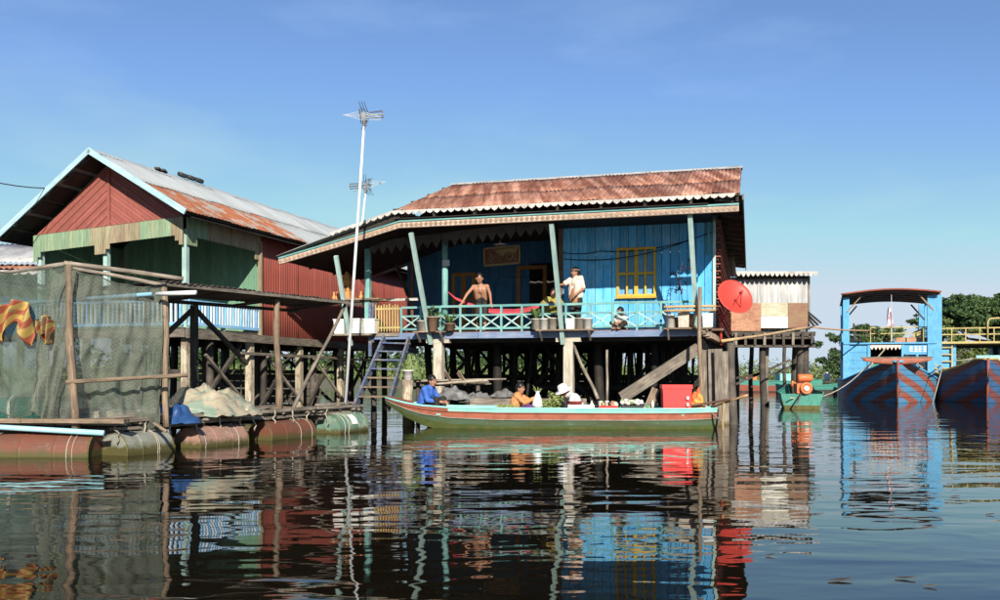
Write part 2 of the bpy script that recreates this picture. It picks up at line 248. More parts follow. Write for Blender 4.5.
# ------------------------------------------------------------------ mesh builder
class B:
    def __init__(s): s.v = []; s.f = []; s.uv = []
    def quad(s, pts, uvs=None):
        i = len(s.v); s.v += [tuple(p) for p in pts]; s.f.append(tuple(range(i, i + len(pts)))); s.uv.append(uvs or [(0, 0)] * len(pts))
    def face(s, idx, uvs): s.f.append(tuple(idx)); s.uv.append(uvs)
    def beam(s, p, q, w, h=None, up=(0, 0, 1), tw=1.0, th=1.0):
        h = w if h is None else h
        p, q = V(p), V(q); d = q - p; L = d.length; d = d / L; u = V(up)
        if abs(d.dot(u)) > 0.98: u = V((0, 1, 0)) if abs(d.y) < 0.9 else V((1, 0, 0))
        a = d.cross(u).normalized(); b = a.cross(d).normalized(); i = len(s.v); o = R.uniform(0, 50)
        for c, ka, kb in ((p, 1, 1), (q, tw, th)):
            for x, y in ((-1, -1), (1, -1), (1, 1), (-1, 1)):
                s.v.append(tuple(c + a * (x * w / 2 * ka) + b * (y * h / 2 * kb)))
        per = [0, w, w + h, 2 * w + h, 2 * w + 2 * h]
        for k in range(4):
            n = (k + 1) % 4
            s.face((i + k, i + n, i + 4 + n, i + 4 + k), [(o, o + per[k]), (o, o + per[k + 1]), (o + L, o + per[k + 1]), (o + L, o + per[k])])
        s.face((i + 3, i + 2, i + 1, i), [(o, o), (o, o + w), (o + h, o + w), (o + h, o)]); s.face((i + 4, i + 5, i + 6, i + 7), [(o, o), (o, o + w), (o + h, o + w), (o + h, o)])
        return s
    def path(s, pts, rad, n=8, cap=True, closed=False):
        pts = [V(p) for p in pts]; rad = rad if hasattr(rad, '__len__') else [rad] * len(pts)
        i0 = len(s.v); o = R.uniform(0, 50); L = 0; u = None
        for k, p in enumerate(pts):
            d = (pts[min(k + 1, len(pts) - 1)] - pts[max(k - 1, 0)]).normalized()
            if u is None:
                u = V((0, 0, 1)) if abs(d.z) < 0.9 else V((0, 1, 0))
            a = d.cross(u).normalized(); u = a.cross(d).normalized()
            for j in range(n):
                t = 2 * math.pi * j / n; s.v.append(tuple(p + (a * math.cos(t) + u * math.sin(t)) * rad[k]))
        for k in range(len(pts) - 1):
            L2 = L + (pts[k + 1] - pts[k]).length
            for j in range(n):
                m = (j + 1) % n; c = 2 * math.pi * rad[k] / n
                s.face((i0 + k * n + j, i0 + k * n + m, i0 + (k + 1) * n + m, i0 + (k + 1) * n + j), [(o + L, o + j * c), (o + L, o + (j + 1) * c), (o + L2, o + (j + 1) * c), (o + L2, o + j * c)])
            L = L2
        if cap:
            s.face(tuple(i0 + j for j in range(n))[::-1], [(0, 0)] * n); e = i0 + (len(pts) - 1) * n
            s.face(tuple(e + j for j in range(n)), [(0, 0)] * n)
        return s
    def tube(s, p, q, r, r2=None, n=8): return s.path([p, q], [r, r if r2 is None else r2], n)
    def pole(s, p, q, r, r2=None, n=8, wob=0.02, seg=6):
        p, q = V(p), V(q); r2 = r if r2 is None else r2; ph = R.uniform(0, 9); pts = []; rd = []
        for k in range(seg + 1):
            t = k / seg; c = p.lerp(q, t); e = math.sin(t * math.pi) * wob
            pts.append(c + V((math.sin(ph + 4 * t), math.cos(ph * 1.3 + 3 * t), 0)) * e); rd.append((r + (r2 - r) * t) * R.uniform(0.92, 1.08))
        return s.path(pts, rd, n)
    def ell(s, c, r, seg=10, ring=7, m=None):
        c = V(c); i = len(s.v); m = m or Matrix.Identity(3)
        for a in range(ring + 1):
            th = math.pi * a / ring
            for b in range(seg):
                ph = 2 * math.pi * b / seg
                s.v.append(tuple(c + m @ V((r[0] * math.sin(th) * math.cos(ph), r[1] * math.sin(th) * math.sin(ph), r[2] * math.cos(th)))))
        for a in range(ring):
            for b in range(seg):
                n = (b + 1) % seg
                s.face((i + a * seg + b, i + (a + 1) * seg + b, i + (a + 1) * seg + n, i + a * seg + n), [(a * .1, b * .1)] * 4)
        return s
    def lathe(s, c, prof, n=14, ax=None):
        c = V(c); i = len(s.v); m = V((0, 0, 1)).rotation_difference(V(ax)).to_matrix() if ax else Matrix.Identity(3)
        for r, z in prof:
            for j in range(n):
                t = 2 * math.pi * j / n; s.v.append(tuple(c + m @ V((r * math.cos(t), r * math.sin(t), z))))
        for k in range(len(prof) - 1):
            for j in range(n):
                e = (j + 1) % n; s.face((i + k * n + j, i + k * n + e, i + (k + 1) * n + e, i + (k + 1) * n + j), [(k * .1, j * .2), (k * .1, j * .2 + .2), (k * .1 + .1, j * .2 + .2), (k * .1 + .1, j * .2)])
        return s
    def prism(s, poly, ext):
        poly = [V(p) for p in poly]; e = V(ext); n = len(poly); i = len(s.v)
        s.v += [tuple(p) for p in poly] + [tuple(p + e) for p in poly]; o = R.uniform(0, 20); d = (poly[1] - poly[0]).normalized()
        x = [((p - poly[0]).dot(d) + o, (p - poly[0] - d * (p - poly[0]).dot(d)).length + o) for p in poly]
        s.face(range(n), x); s.face([i0 + n for i0 in range(n)][::-1], x[::-1]); s.f[-2] = tuple(i + k for k in range(n)); s.f[-1] = tuple(i + n + k for k in range(n))[::-1]
        for k in range(n):
            m = (k + 1) % n; s.face((i + m, i + k, i + n + k, i + n + m), [(o, o), (o + .1, o), (o + .1, o + .05), (o, o + .05)])
        return s
    def grid(s, fn, nu, nv, th=None, us=1.0, vs=1.0):
        """fn(u,v)->point, u,v in 0..1; th = thickness vector for a closed sheet"""
        i = len(s.v); W = nv + 1
        for a in range(nu + 1):
            for b in range(nv + 1): s.v.append(tuple(fn(a / nu, b / nv)))
        def uvq(a, b): return (a / nu * us, b / nv * vs)
        for a in range(nu):
            for b in range(nv):
                s.face((i + a * W + b, i + (a + 1) * W + b, i + (a + 1) * W + b + 1, i + a * W + b + 1), [uvq(a, b), uvq(a + 1, b), uvq(a + 1, b + 1), uvq(a, b + 1)])
        if th is not None:
            t = V(th); n = len(s.v) - i; s.v += [tuple(V(p) + t) for p in s.v[i:i + n]]
            for a in range(nu):
                for b in range(nv):
                    s.face(tuple(n + k for k in (i + a * W + b + 1, i + (a + 1) * W + b + 1, i + (a + 1) * W + b, i + a * W + b)), [uvq(a, b + 1), uvq(a + 1, b + 1), uvq(a + 1, b), uvq(a, b)])
            rim = [i + a * W for a in range(nu + 1)] + [i + nu * W + b for b in range(1, nv + 1)] + [i + a * W + nv for a in range(nu - 1, -1, -1)] + [i + b for b in range(nv - 1, 0, -1)]
            for k in range(len(rim)):
                x, y = rim[k], rim[(k + 1) % len(rim)]; s.face((y, x, x + n, y + n), [(0, 0), (0, .1), (.1, .1), (.1, 0)])
        return s
    def build(s, name, m, parent=None, smooth=False, kind=None):
        me = bpy.data.meshes.new(name); me.from_pydata(s.v, [], s.f)
        ul = me.uv_layers.new(name='UVMap'); flat = []
        for u in s.uv:
            for c in u: flat += [c[0], c[1]]
        ul.data.foreach_set('uv', flat)
        if smooth: me.polygons.foreach_set('use_smooth', [True] * len(me.polygons))
        me.materials.append(M[m] if isinstance(m, str) else m)
        ob = bpy.data.objects.new(name, me); COL.objects.link(ob)
        if parent: attach(ob, parent)
        if kind: ob['kind'] = kind
        return ob
def attach(ob, parent):
    ob.parent = parent
    w = V(parent.location)
    if parent.parent: w = V((0, 0, 0)) if parent.type != 'EMPTY' else w
    ob.matrix_parent_inverse = Matrix.Translation(-w) if parent.type == 'EMPTY' else Matrix.Identity(4)
def thing(name, label, cat, loc=(0, 0, 0), group=None):
    o = bpy.data.objects.new(name, None); COL.objects.link(o); o.location = loc; o.empty_display_size = 0.2
    o['label'] = label; o['category'] = cat
    if group: o['group'] = group
    return o
def tag(o, label, cat, group=None):
    o['label'] = label; o['category'] = cat
    if group: o['group'] = group
    return o
def struct(o): o['kind'] = 'structure'; return o
def W(px, py, Y): return V(((px - 500) / F * Y, Y, CAM_H - (py - HY) / F * Y))   # a place seen at px,py and Y metres away
def seg(name, m, parent, p, q, w, h=None, up=(0, 0, 1)): return B().beam(p, q, w, h, up).build(name, m, parent)
def rod(name, m, parent, p, q, r, r2=None, wob=0.0, n=8):
    b = B()
    if wob: b.pole(p, q, r, r2, n, wob)
    else: b.tube(p, q, r, r2, n)
    return b.build(name, m, parent, smooth=True)
def corrugated(p0, pu, pv, pitch, amp, th=0.006, per=6, seed=0):
    """sheet from corner p0 spanning pu (across the waves) and pv (along them)"""
    p0, pu, pv = V(p0), V(pu), V(pv); n = pu.cross(pv).normalized(); L = pu.length; nw = max(2, int(L / pitch * per)); b = B()
    def fn(u, v): return p0 + pu * u + pv * v + n * (amp * math.sin(2 * math.pi * u * L / pitch) + 0.012 * mnoise.noise(V((u * 3 + seed, v * 2, seed))))
    b.grid(fn, nw, 3, th=n * -th, us=L, vs=pv.length)
    b.uv = [[(y, x) for x, y in q] for q in b.uv]
    return b
def leaves(b, c, r, n, size, flat=0.0, rnd=R, shell=0.5):
    c = V(c)
    for _ in range(n):
        d = V((rnd.gauss(0, 1), rnd.gauss(0, 1), rnd.gauss(0, 1))).normalized() * (shell + (1 - shell) * rnd.random())
        p = c + V((d.x * r[0], d.y * r[1], d.z * r[2])); k = size * rnd.uniform(0.6, 1.3)
        a = V((rnd.gauss(0, 1), rnd.gauss(0, 1), rnd.gauss(0, 1) * (1 - flat))).normalized(); t = a.cross(V((rnd.gauss(0, 1), rnd.gauss(0, 1), rnd.gauss(0, 1)))).normalized()
        i = len(b.v); b.v += [tuple(p - a * k), tuple(p + t * k * 0.4), tuple(p + a * k), tuple(p - t * k * 0.4)]
        b.face((i, i + 1, i + 2, i + 3), [(0, 0), (1, 0), (1, 1), (0, 1)])
# ================================================================== SETTING
b = B(); b.quad([(-900, -150, 0), (900, -150, 0), (900, 1600, 0), (-900, 1600, 0)])
struct(b.build('water', 'water'))
def bank(u, v):
    x = -500 + 1000 * u; y = 88 + 12 * math.sin(u * 23) + 6 * math.sin(u * 61); t = v
    return (x, y + t * 700, -0.3 + min(1, t * 60) * 0.75 + 0.25 * mnoise.noise(V((x * .05, t * 30, 0))))
b = B(); b.grid(bank, 160, 60); struct(b.build('far_bank', 'mud', smooth=True))
rb = random.Random(3); b = B()
for k in range(760):
    x = rb.uniform(-70, 95); y = rb.uniform(90, 112); s = rb.uniform(0.8, 1.9)
    s = s * 0.8 if x < 12 else s * 1.15
    leaves(b, (x, y, 0.6 + s * 0.4), (s * 1.3, s, s * 0.8), 60, 0.22, rnd=rb)
b.build('bank_shrubs', 'leaf_pale')['kind'] = 'stuff'
o = bpy.data.objects['bank_shrubs']; o['label'] = 'pale green low scrub covering the far bank'; o['category'] = 'shrubs'
rb = random.Random(13); b = B()
for k in range(150):
    x = rb.uniform(-60, 18); y = rb.uniform(125, 150); s = rb.uniform(2.0, 4.2)
    leaves(b, (x, y, 1.2 + s * 0.5), (s * 1.2, s, s * 0.8), 70, 0.5, rnd=rb)
o = b.build('far_wood', 'leaf_dark'); o['kind'] = 'stuff'; o['label'] = 'dark green distant wood behind the houses'; o['category'] = 'wood'

def tree(name, label, base, h, clumps, leafn, lsize, lm, tr=0.35, seed=1):
    rr = random.Random(seed); base = V(base); t = thing(name, label, 'tree', base, 'trees on the far bank')
    b = B(); fork = base + V((rr.uniform(-.3, .3), 0, h * 0.38)); b.path([base - V((0, 0, .4)), base + V((0.1, 0, h * 0.2)), fork], [tr, tr * 0.8, tr * 0.65], 9)
    lv = B()
    for (dx, dy, dz, rx, ry, rz) in clumps:
        c = base + V((dx, dy, dz)); mid = fork.lerp(c, 0.5) + V((0, 0, -0.2 * abs(dx) * 0.3))
        b.path([fork, mid, c], [tr * 0.45, tr * 0.25, tr * 0.08], 6)
        for k in range(6):
            e = c + V((rr.uniform(-1, 1) * rx * .8, rr.uniform(-1, 1) * ry * .8, rr.uniform(-.5, .5) * rz)); b.path([mid, e], [tr * 0.14, tr * 0.04], 5)
        for k in range(9):
            e = c + V((rr.gauss(0, .45) * rx, rr.gauss(0, .45) * ry, rr.gauss(0, .4) * rz)); q = rr.uniform(.3, .55)
            leaves(lv, e, (rx * q, ry * q, rz * q * 0.8), leafn // 9, lsize, rnd=rr, shell=0.3)
    b.build('trunk', 'bark', t, smooth=True); lv.build('crown', lm, t)
rr = random.Random(5); cl = []
for k in range(40):
    a = rr.uniform(0, 6.28); q = rr.uniform(0.1, 1) ** .6; cl.append((8.5 * q * math.cos(a), 5 * q * math.sin(a), 7.9 - 2.6 * q * q + rr.uniform(-.5, .3), 2.6, 2.2, 1.0))
tree('rain_tree', 'broad flat-topped dark green tree above the yellow railed boat', W(1006, 376, 92), 8.5, cl, 1500, 0.24, 'leaf_dark', 0.5, 5)
tree('bank_tree', 'pale green bushy tree just right of the canopied boat', W(938, 376, 84), 5.0, [(-1, 0, 3.0, 2.0, 1.6, 1.4), (1.2, 0, 3.4, 1.8, 1.5, 1.3), (.2, 0, 4.4, 1.8, 1.5, 1.0), (-2.6, 0, 2.0, 1.7, 1.5, 1.2), (3, 0, 2.2, 1.9, 1.5, 1.3)], 2600, 0.2, 'leaf_pale', 0.3, 6)
tree('bank_tree', 'dark bushy tree left of the canopied boat', W(850, 376, 70), 4.0, [(-1.0, 0, 1.6, 1.2, 1.2, 1.2), (.4, 0, 2.5, 1.3, 1.2, 1.1), (.9, 0, 1.3, 1.5, 1.2, 1.2), (-.4, 0, 3.2, 0.9, 1, .7), (1.4, 0, 3.6, 0.9, 1, .5), (-1.4, 0, .8, 1.0, 1, .7)], 1300, 0.15, 'leaf_dark', 0.2, 7)
tree('bank_tree', 'small round tree seen through the upper deck of the canopied boat', W(876, 376, 88), 5.0, [(-1, 0, 3.6, 1.7, 1.4, 1.1), (1, 0, 3.9, 1.6, 1.4, 1.1), (0, 0, 2.4, 2.2, 1.5, 1.3), (2.6, 0, 2.6, 1.8, 1.4, 1.2)], 900, 0.2, 'leaf_pale', 0.25, 8)

# ================================================================== BLUE STILT HOUSE
HU, HV, HO = V((.9635, -.2677, 0)), V((.2677, .9635, 0)), V((-3.175, 22.86, 0))
def H(a, b_, z): return HO + HU * a + HV * b_ + V((0, 0, z))
def HA(px, b_):                        # the a on depth line b_ that is seen at px
    k = (px - 500) / F; o = HO + HV * b_
    return (k * o.y - o.x) / (HU.x - k * HU.y)
def HP(px, py, b_): return W(px, py, (HO + HV * b_ + HU * HA(px, b_)).y)
ZF = 2.2
bh = thing('blue_stilt_house', 'bright blue timber house on stilts with rusty roof and veranda', 'house', H(4, 3, 0))
# floor planks and joists
for k in range(21): B().beam(H(.2 + k * .41, -.02, ZF - .03), H(.2 + k * .41, 12.9, ZF - .03), .40, .05).build('floor_plank', 'wood_brown', bh)
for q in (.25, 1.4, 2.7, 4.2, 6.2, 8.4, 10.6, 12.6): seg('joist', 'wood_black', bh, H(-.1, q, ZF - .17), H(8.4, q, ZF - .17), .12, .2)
for k in range(3): B().beam(H(.02 + k * 2.75, -.075, ZF - .10 + R.uniform(-.005, .005)), H(.02 + k * 2.75 + 2.74, -.075, ZF - .10), .035, .15).build('skirt_board', 'skirt_blue', bh)
# stilts
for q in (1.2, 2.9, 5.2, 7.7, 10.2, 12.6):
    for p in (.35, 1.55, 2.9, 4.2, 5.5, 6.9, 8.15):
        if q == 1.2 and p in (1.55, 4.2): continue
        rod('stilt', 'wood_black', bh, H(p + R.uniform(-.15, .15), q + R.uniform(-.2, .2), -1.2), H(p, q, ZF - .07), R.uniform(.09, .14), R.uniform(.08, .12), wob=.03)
for pxl, top, bot, wd in ((439, 347, 408, .22), (569, 345, 420, .23)):
    p = HP(pxl, top, .05); B().beam((p.x, p.y, -1.2), (p.x, p.y, ZF - .28), wd, wd, up=(HU.x, HU.y, 0)).build('concrete_column', 'concrete', bh)
    c = (p.x, p.y); B().beam(H(HA(pxl, .05) - .3, .03, ZF - .21), H(HA(pxl, .05) + .3, .03, ZF - .21), .2, .14).build('column_head', 'concrete', bh)
for q in (2.7, 5.2, 7.7, 10.2, 12.6):
    for p in range(3):
        a0 = .35 + p * 2.6
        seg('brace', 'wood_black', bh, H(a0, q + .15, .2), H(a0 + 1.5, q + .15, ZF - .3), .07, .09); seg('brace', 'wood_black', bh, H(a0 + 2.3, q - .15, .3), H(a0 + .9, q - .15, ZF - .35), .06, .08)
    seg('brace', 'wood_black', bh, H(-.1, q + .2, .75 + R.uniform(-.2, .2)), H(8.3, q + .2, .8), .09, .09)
for k in range(46):
    a0 = R.uniform(.4, 8.1); q = R.uniform(1.6, 12.5); z0 = R.uniform(-.2, .6)
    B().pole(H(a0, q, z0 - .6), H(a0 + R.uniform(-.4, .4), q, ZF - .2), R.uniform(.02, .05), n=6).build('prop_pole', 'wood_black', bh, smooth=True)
for k in range(6):
    z0 = -.05 + k * .22; B().beam(H(-.3, 5.4, z0), H(8.2, 5.4, z0 + R.uniform(-.03, .03)), .03, .19).build('shade_plank', 'wood_black', bh)  # black planks added so the space under the house stays dark
# front wall of the right room
BW = 1.0; AL, AR = HA(563, BW), HA(713.5, BW); n = 18; wd = (AR - AL) / n
for k in range(n):
    a0 = AL + (k + .5) * wd; j = R.uniform(-.010, .010)
    g = R.uniform(.004, .018); w0, w1 = HA(618, BW) - .02, HA(655, BW) + .02
    if w0 < a0 < w1:
        B().beam(H(a0, BW + j, ZF - .02), H(a0, BW + j, HP(618, 296, BW).z), wd - g, .024, up=HV).build('wall_board', 'blue_board', bh); B().beam(H(a0, BW + j, HP(618, 249.5, BW).z), H(a0, BW + j, 5.1), wd - g, .024, up=HV).build('wall_board', 'blue_board', bh)
    else: B().beam(H(a0, BW + j, ZF - .02), H(a0, BW + j, 5.1), wd - R.uniform(.004, .018), .024, up=HV).build('wall_board', 'blue_board', bh)
seg('corner_post', 'pale_teal', bh, H(AR + .02, BW - .03, ZF - .03), H(AR + .02, BW - .03, 4.95), .07, .09, up=HV)
seg('corner_post', 'wood_brown', bh, H(AL - .05, BW - .02, ZF - .03), H(AL - .05, BW - .02, 5.0), .10, .10, up=HV)
for k in range(9): B().beam(H(AL - .03, BW + .13 + k * .22, ZF - .02), H(AL - .03, BW + .13 + k * .22, 5.3), .03, .21, up=HV).build('wall_board', 'blue_board_deep_shade', bh)
# recessed veranda wall
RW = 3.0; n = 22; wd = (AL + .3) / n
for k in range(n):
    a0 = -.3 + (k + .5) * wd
    if 3.30 < a0 < 4.15: B().beam(H(a0, RW, 4.2), H(a0, RW, 5.6), wd - .005, .024, up=HV).build('wall_board', 'blue_board_deep_shade', bh)
    else: B().beam(H(a0, RW, ZF - .02), H(a0, RW, 5.6), wd - .005, .024, up=HV).build('wall_board', 'blue_board_deep_shade', bh)
def frame(px0, px1, py0, py1, dep, m, name, vb, hb, w_=.06, off=.03, pane=None, pn='pane', pd=.012):
    a0, a1 = HA(px0, dep), HA(px1, dep); z1, z0 = HP(px0, py0, dep).z, HP(px0, py1, dep).z; q = dep - off
    f = B()
    for z in (z0, z1): f.beam(H(a0 - w_ / 2, q, z), H(a1 + w_ / 2, q, z), .05, w_)
    for a in (a0, a1): f.beam(H(a, q, z0 + w_ / 2), H(a, q, z1 - w_ / 2), w_, .048, up=HV)
    fo = f.build(name, m, bh)
    xs = [a0] + [a0 + (a1 - a0) * v for v in vb] + [a1]; zs = [z0] + [z0 + (z1 - z0) * v for v in hb] + [z1]
    for v in vb: seg('window_bar', m, fo, H(a0 + (a1 - a0) * v, q - .003, z0 + w_ / 2), H(a0 + (a1 - a0) * v, q - .003, z1 - w_ / 2), w_ * (1.5 if v == .5 else .75), .042, up=HV)
    for v in hb: seg('window_bar', m, fo, H(a0 + w_ / 2, q + .004, z0 + (z1 - z0) * v), H(a1 - w_ / 2, q + .004, z0 + (z1 - z0) * v), .03, w_)
    if pane:
        for i in range(len(xs) - 1):
            for j in range(len(zs) - 1):
                B().beam(H((xs[i] + xs[i + 1]) / 2, q + pd, zs[j] + .02), H((xs[i] + xs[i + 1]) / 2, q + pd, zs[j + 1] - .02), abs(xs[i + 1] - xs[i]) - .04, .012, up=HV).build(pn, pane, fo)
    return fo
mat('pane_blue', (0.11, 0.32, 0.56), (0.14, 0.36, 0.58), rough=0.5, var=0.15, bump=0, spec=0.3)
mat('pane_dark', (0.02, 0.03, 0.05), rough=0.2, var=0.1, bump=0, spec=0.5)
frame(618, 655, 249.5, 296, BW, 'yellow', 'window', (.25, .5, .75), (.47,), .062, .03, 'pane_blue', 'pane', .10)
B().beam(H(HA(616, BW), BW - .07, HP(618, 298.3, BW).z), H(HA(657, BW), BW - .07, HP(618, 298.3, BW).z), .10, .03).build('window_sill', 'yellow', bh)
B().beam(H(HA(618, BW), BW + .14, HP(618, 272, BW).z), H(HA(655, BW), BW + .14, HP(618, 272, BW).z), .01, 1.2).build('window_backing', 'blue_board_deep_shade', bh)
frame(454, 474, 275, 330, RW, 'ochre', 'door_frame', (.5,), (.55,), .10, .03, 'blue_board_deep_shade', 'door_panel')
frame(519, 545, 268, 334, RW, 'ochre', 'door_frame', (), (), .10, .03)
for k in range(2): B().beam(H(HA(503, RW) + k * .55 - .5, RW - .05, 2.9), H(HA(503, RW) + k * .55 - .5, RW - .05, 3.6), .5, .03, up=HV).build('shutter', 'blue_board_deep_shade', bh)
# red-brown lap siding of the right flank
for k in range(17):
    z0 = ZF - .1 + k * .17
    for s in range(3): B().beam(H(AR + .075, BW + .04 + s * 4, z0 + R.uniform(-.01, .01)), H(AR + .075, BW + 4.03 + s * 4, z0), .024, .18, up=(HU + V((0, 0, .0)))).build('siding_board', 'siding', bh)
    B().beam(H(AR + .10, BW + .02, z0 - .07), H(AR + .10, BW + 11.9, z0 - .07), .02, .03).build('siding_lip', 'wood_brown', bh)
for q in range(3): seg('wall_board', 'wood_dark', bh, H(-.3 + q * 2.9, 13.0, 3.6), H(2.58 + q * 2.9, 13.0, 3.6), .04, 2.6)
# rusty roof: sheets laid side by side
E0, E1, RB, RZ = -1.42, 4.99, 3.0, 6.50; n = 13; A0, A1 = 1.10, 8.92; wd = (A1 - A0) / n
for k in range(n):
    a0 = A0 + k * wd; dz = .012 * (k % 2)
    sl = H(0, RB, RZ) - H(0, E0, E1); j = R.uniform(.42, .5)
    corrugated(H(a0, E0 + R.uniform(-.05, .02), E1 + dz), HU * (wd + .05), sl * (j + .05), .10, .013, seed=k, per=5).build('roof_sheet', 'rust', bh, smooth=True)
    corrugated(H(a0 + R.uniform(-.02, .02), E0, E1 + dz + .010) + sl * j, HU * (wd + .05), sl * (1 - j), .10, .013, seed=k + 50, per=5).build('roof_sheet', 'rust', bh, smooth=True)
    if k % 2 == 0: corrugated(H(a0, 7.4, E1 - .02), HU * (wd * (2 if k < n - 1 else 1)), H(0, RB, RZ) - H(0, 7.4, E1 - .02), .304, .017, seed=k, per=4).build('roof_sheet', 'rust', bh, smooth=True)
B().prism([H(A0 - .05, RB - .16, RZ - .035), H(A0 - .05, RB, RZ + .05), H(A0 - .05, RB + .16, RZ - .035), H(A0 - .05, RB, RZ + .01)], HU * (A1 - A0 + .12)).build('ridge_cap', 'fibre_cement', bh)
for k in range(4):
    t = .1 + k * .27; p = H(0, E0, E1).lerp(H(0, RB, RZ), t) - V((0, 0, .06)); q0 = p - H(0, 0, 0)
    seg('purlin', 'wood_dark', bh, H(A0 - .2, 0, 0) + q0, H(A1 + .05, 0, 0) + q0, .06, .08)
for k in range(9):
    a0 = A0 + k * (A1 - A0) / 8; seg('rafter', 'wood_dark', bh, H(a0, E0 + .05, E1 - .12), H(a0, RB, RZ - .15), .06, .10)
# black boards added under the front eave to keep the veranda dark
for k in range(6): B().beam(H(A0, -1.1 + k * .72, 4.80), H(A1 - .6, -1.1 + k * .72, 4.80), .70, .02).build('shade_ceiling', 'wood_black', bh)
B().prism([H(AL, 1.05, 5.15), H(AL, RB, RZ - .1), H(AL, 7, 5.0), H(AL, 7, 4.8), H(AL, 1.05, 4.8)], HU * .03).build('gable_wall', 'wood_dark', bh)
B().prism([H(A0 + .1, -.6, 4.85), H(A0 + .1, RB, RZ - .1), H(A0 + .1, 7, 5.0), H(A0 + .1, 7, 4.8)], HU * .03).build('gable_wall', 'wood_dark', bh)
B().prism([H(AR + .05, .6, 4.9), H(AR + .05, RB, RZ - .1), H(AR + .05, 7.2, 5.0), H(AR + .05, 7.2, 4.8), H(AR + .05, 0.6, 4.8)], HU * .03).build('gable_wall', 'wood_dark', bh)
# long side eave on the right
for k in range(9):
    corrugated(H(AR + .06, E0 + k * 1.5, 5.04), HV * 1.53, HU * .62 + V((0, 0, -.10)), .17, .02, seed=k).build('side_roof_sheet', 'tin_dark', bh, smooth=True)
seg('barge_board', 'wood_grey', bh, H(AR + .70, E0 - .02, 4.90), H(AR + .70, 12, 4.90), .03, .12)
for k in range(14): seg('side_rafter', 'wood_dark', bh, H(AR + .1, E0 + .2 + k * .95, 4.93), H(AR + .66, E0 + .2 + k * .95, 4.85), .05, .07)
B().beam(H(AR + .1, 7.4, 4.6), H(AR + .1, 12.4, 4.6), .03, .8).build('side_board', 'wood_dark', bh)
corrugated(H(-.3, 7.3, 4.95), HU * 9.0, HV * 5.6 + V((0, 0, -.2)), .3, .02, per=4).build('rear_roof', 'tin_dark', bh, smooth=True)
# scalloped white edge of the eave, each length its own piece
def scallop(p, q, n, drop, m, name, parent, out, pointed=False, top=.05):
    p, q = V(p), V(q); poly = [p + V((0, 0, top)), q + V((0, 0, top))]
    for k in range(n - 1, -1, -1):
        for t in ((1.0, .25, .15, 0) if False else (1.0, .85, .5, .15)):
            u = (k + t) / n; d = {1.0: 0.0, .85: .55, .5: 1.0, .15: .55}[t] if not pointed else {1.0: 0.05, .85: .3, .5: 1.0, .15: .3}[t]
            poly.append(p.lerp(q, u) - V((0, 0, drop * d * (R.uniform(.82, 1.12) if d > .9 else 1))))
    poly.append(p.copy()); return B().prism(poly, out).build(name, m, parent)
SB = E0 - .03
for k in range(9):
    a0 = A0 - .05 + k * .87; scallop(H(a0, SB, E1 - .03), H(a0 + .865, SB, E1 - .03), 5, R.uniform(.065, .08), 'trim_white', 'eave_trim', bh, HV * .012, False, .03)
lt0, lt1 = H(1.05, SB, 4.96), H(-.55, SB, 4.52)
for k in range(3):
    p, q = lt1.lerp(lt0, k / 3), lt1.lerp(lt0, (k + 1) / 3 - .004); scallop(p, q, 3, .075, 'trim_white', 'eave_trim', bh, HV * .012, False, .03)
# left lean-to roof
for k in range(5):
    corrugated(H(1.3, -1.42 + k * 1.1, 5.03), HV * 1.12, H(-2.0, 0, 4.03) - H(1.3, 0, 5.03), .20, .028, seed=k).build('lean_to_sheet', 'fibre_cement', bh, smooth=True)
for k in range(4): seg('rafter', 'wood_dark', bh, H(1.2, -1.3 + k * 1.4, 4.86), H(-1.9, -1.3 + k * 1.4, 3.92), .06, .09)
for k in range(6): B().beam(H(1.15, -.95 + k * .72, 4.80), H(-1.75, -.95 + k * .72, 3.90), .70, .02).build('shade_ceiling', 'wood_black', bh)  # black boards added to darken the underside of the lean-to
# carved fascia beam with teal lip
bends = [(-1.95, 3.90), (-.4, 4.26), (1.22, 4.66), (5.1, 4.67), (8.95, 4.68)]
for (a0, z0), (a1, z1) in zip(bends[:-1], bends[1:]):
    fo = seg('fascia_board', 'carving', bh, H(a0, -1.36, z0), H(a1, -1.36, z1), .03, .12)
    seg('fascia_lip', 'teal', fo, H(a0, -1.375, z0 + .085), H(a1, -1.375, z1 + .085), .05, .035)
    seg('fascia_lip', 'wood_brown', fo, H(a0, -1.37, z0 - .07), H(a1, -1.37, z1 - .07), .04, .015)
    L = math.hypot(a1 - a0, z1 - z0); nn = int(L / .12); c = B()
    for k in range(nn):
        t = (k + .5) / nn; p = H(a0 + (a1 - a0) * t, -1.378, z0 + (z1 - z0) * t); c.prism([p + HU * .05, p + V((0, 0, .05)), p - HU * .05, p - V((0, 0, .05))], HV * -.012)
    c.build('fascia_carving', 'clay', fo)
    seg('plate_beam', 'wood_dark', bh, H(a0, -1.30, z0 + .01), H(a1, -1.30, z1 + .01), .07, .12)
# inner hanging valance with pointed teeth
for k in range(5):
    a0 = -.15 + k * .96; z0 = 4.36 + .07 * k; scallop(H(a0, .02, z0), H(a0 + .95, .02, z0 + .07), 4, .20, 'valance_grey', 'valance', bh, HV * .015, True, .16)
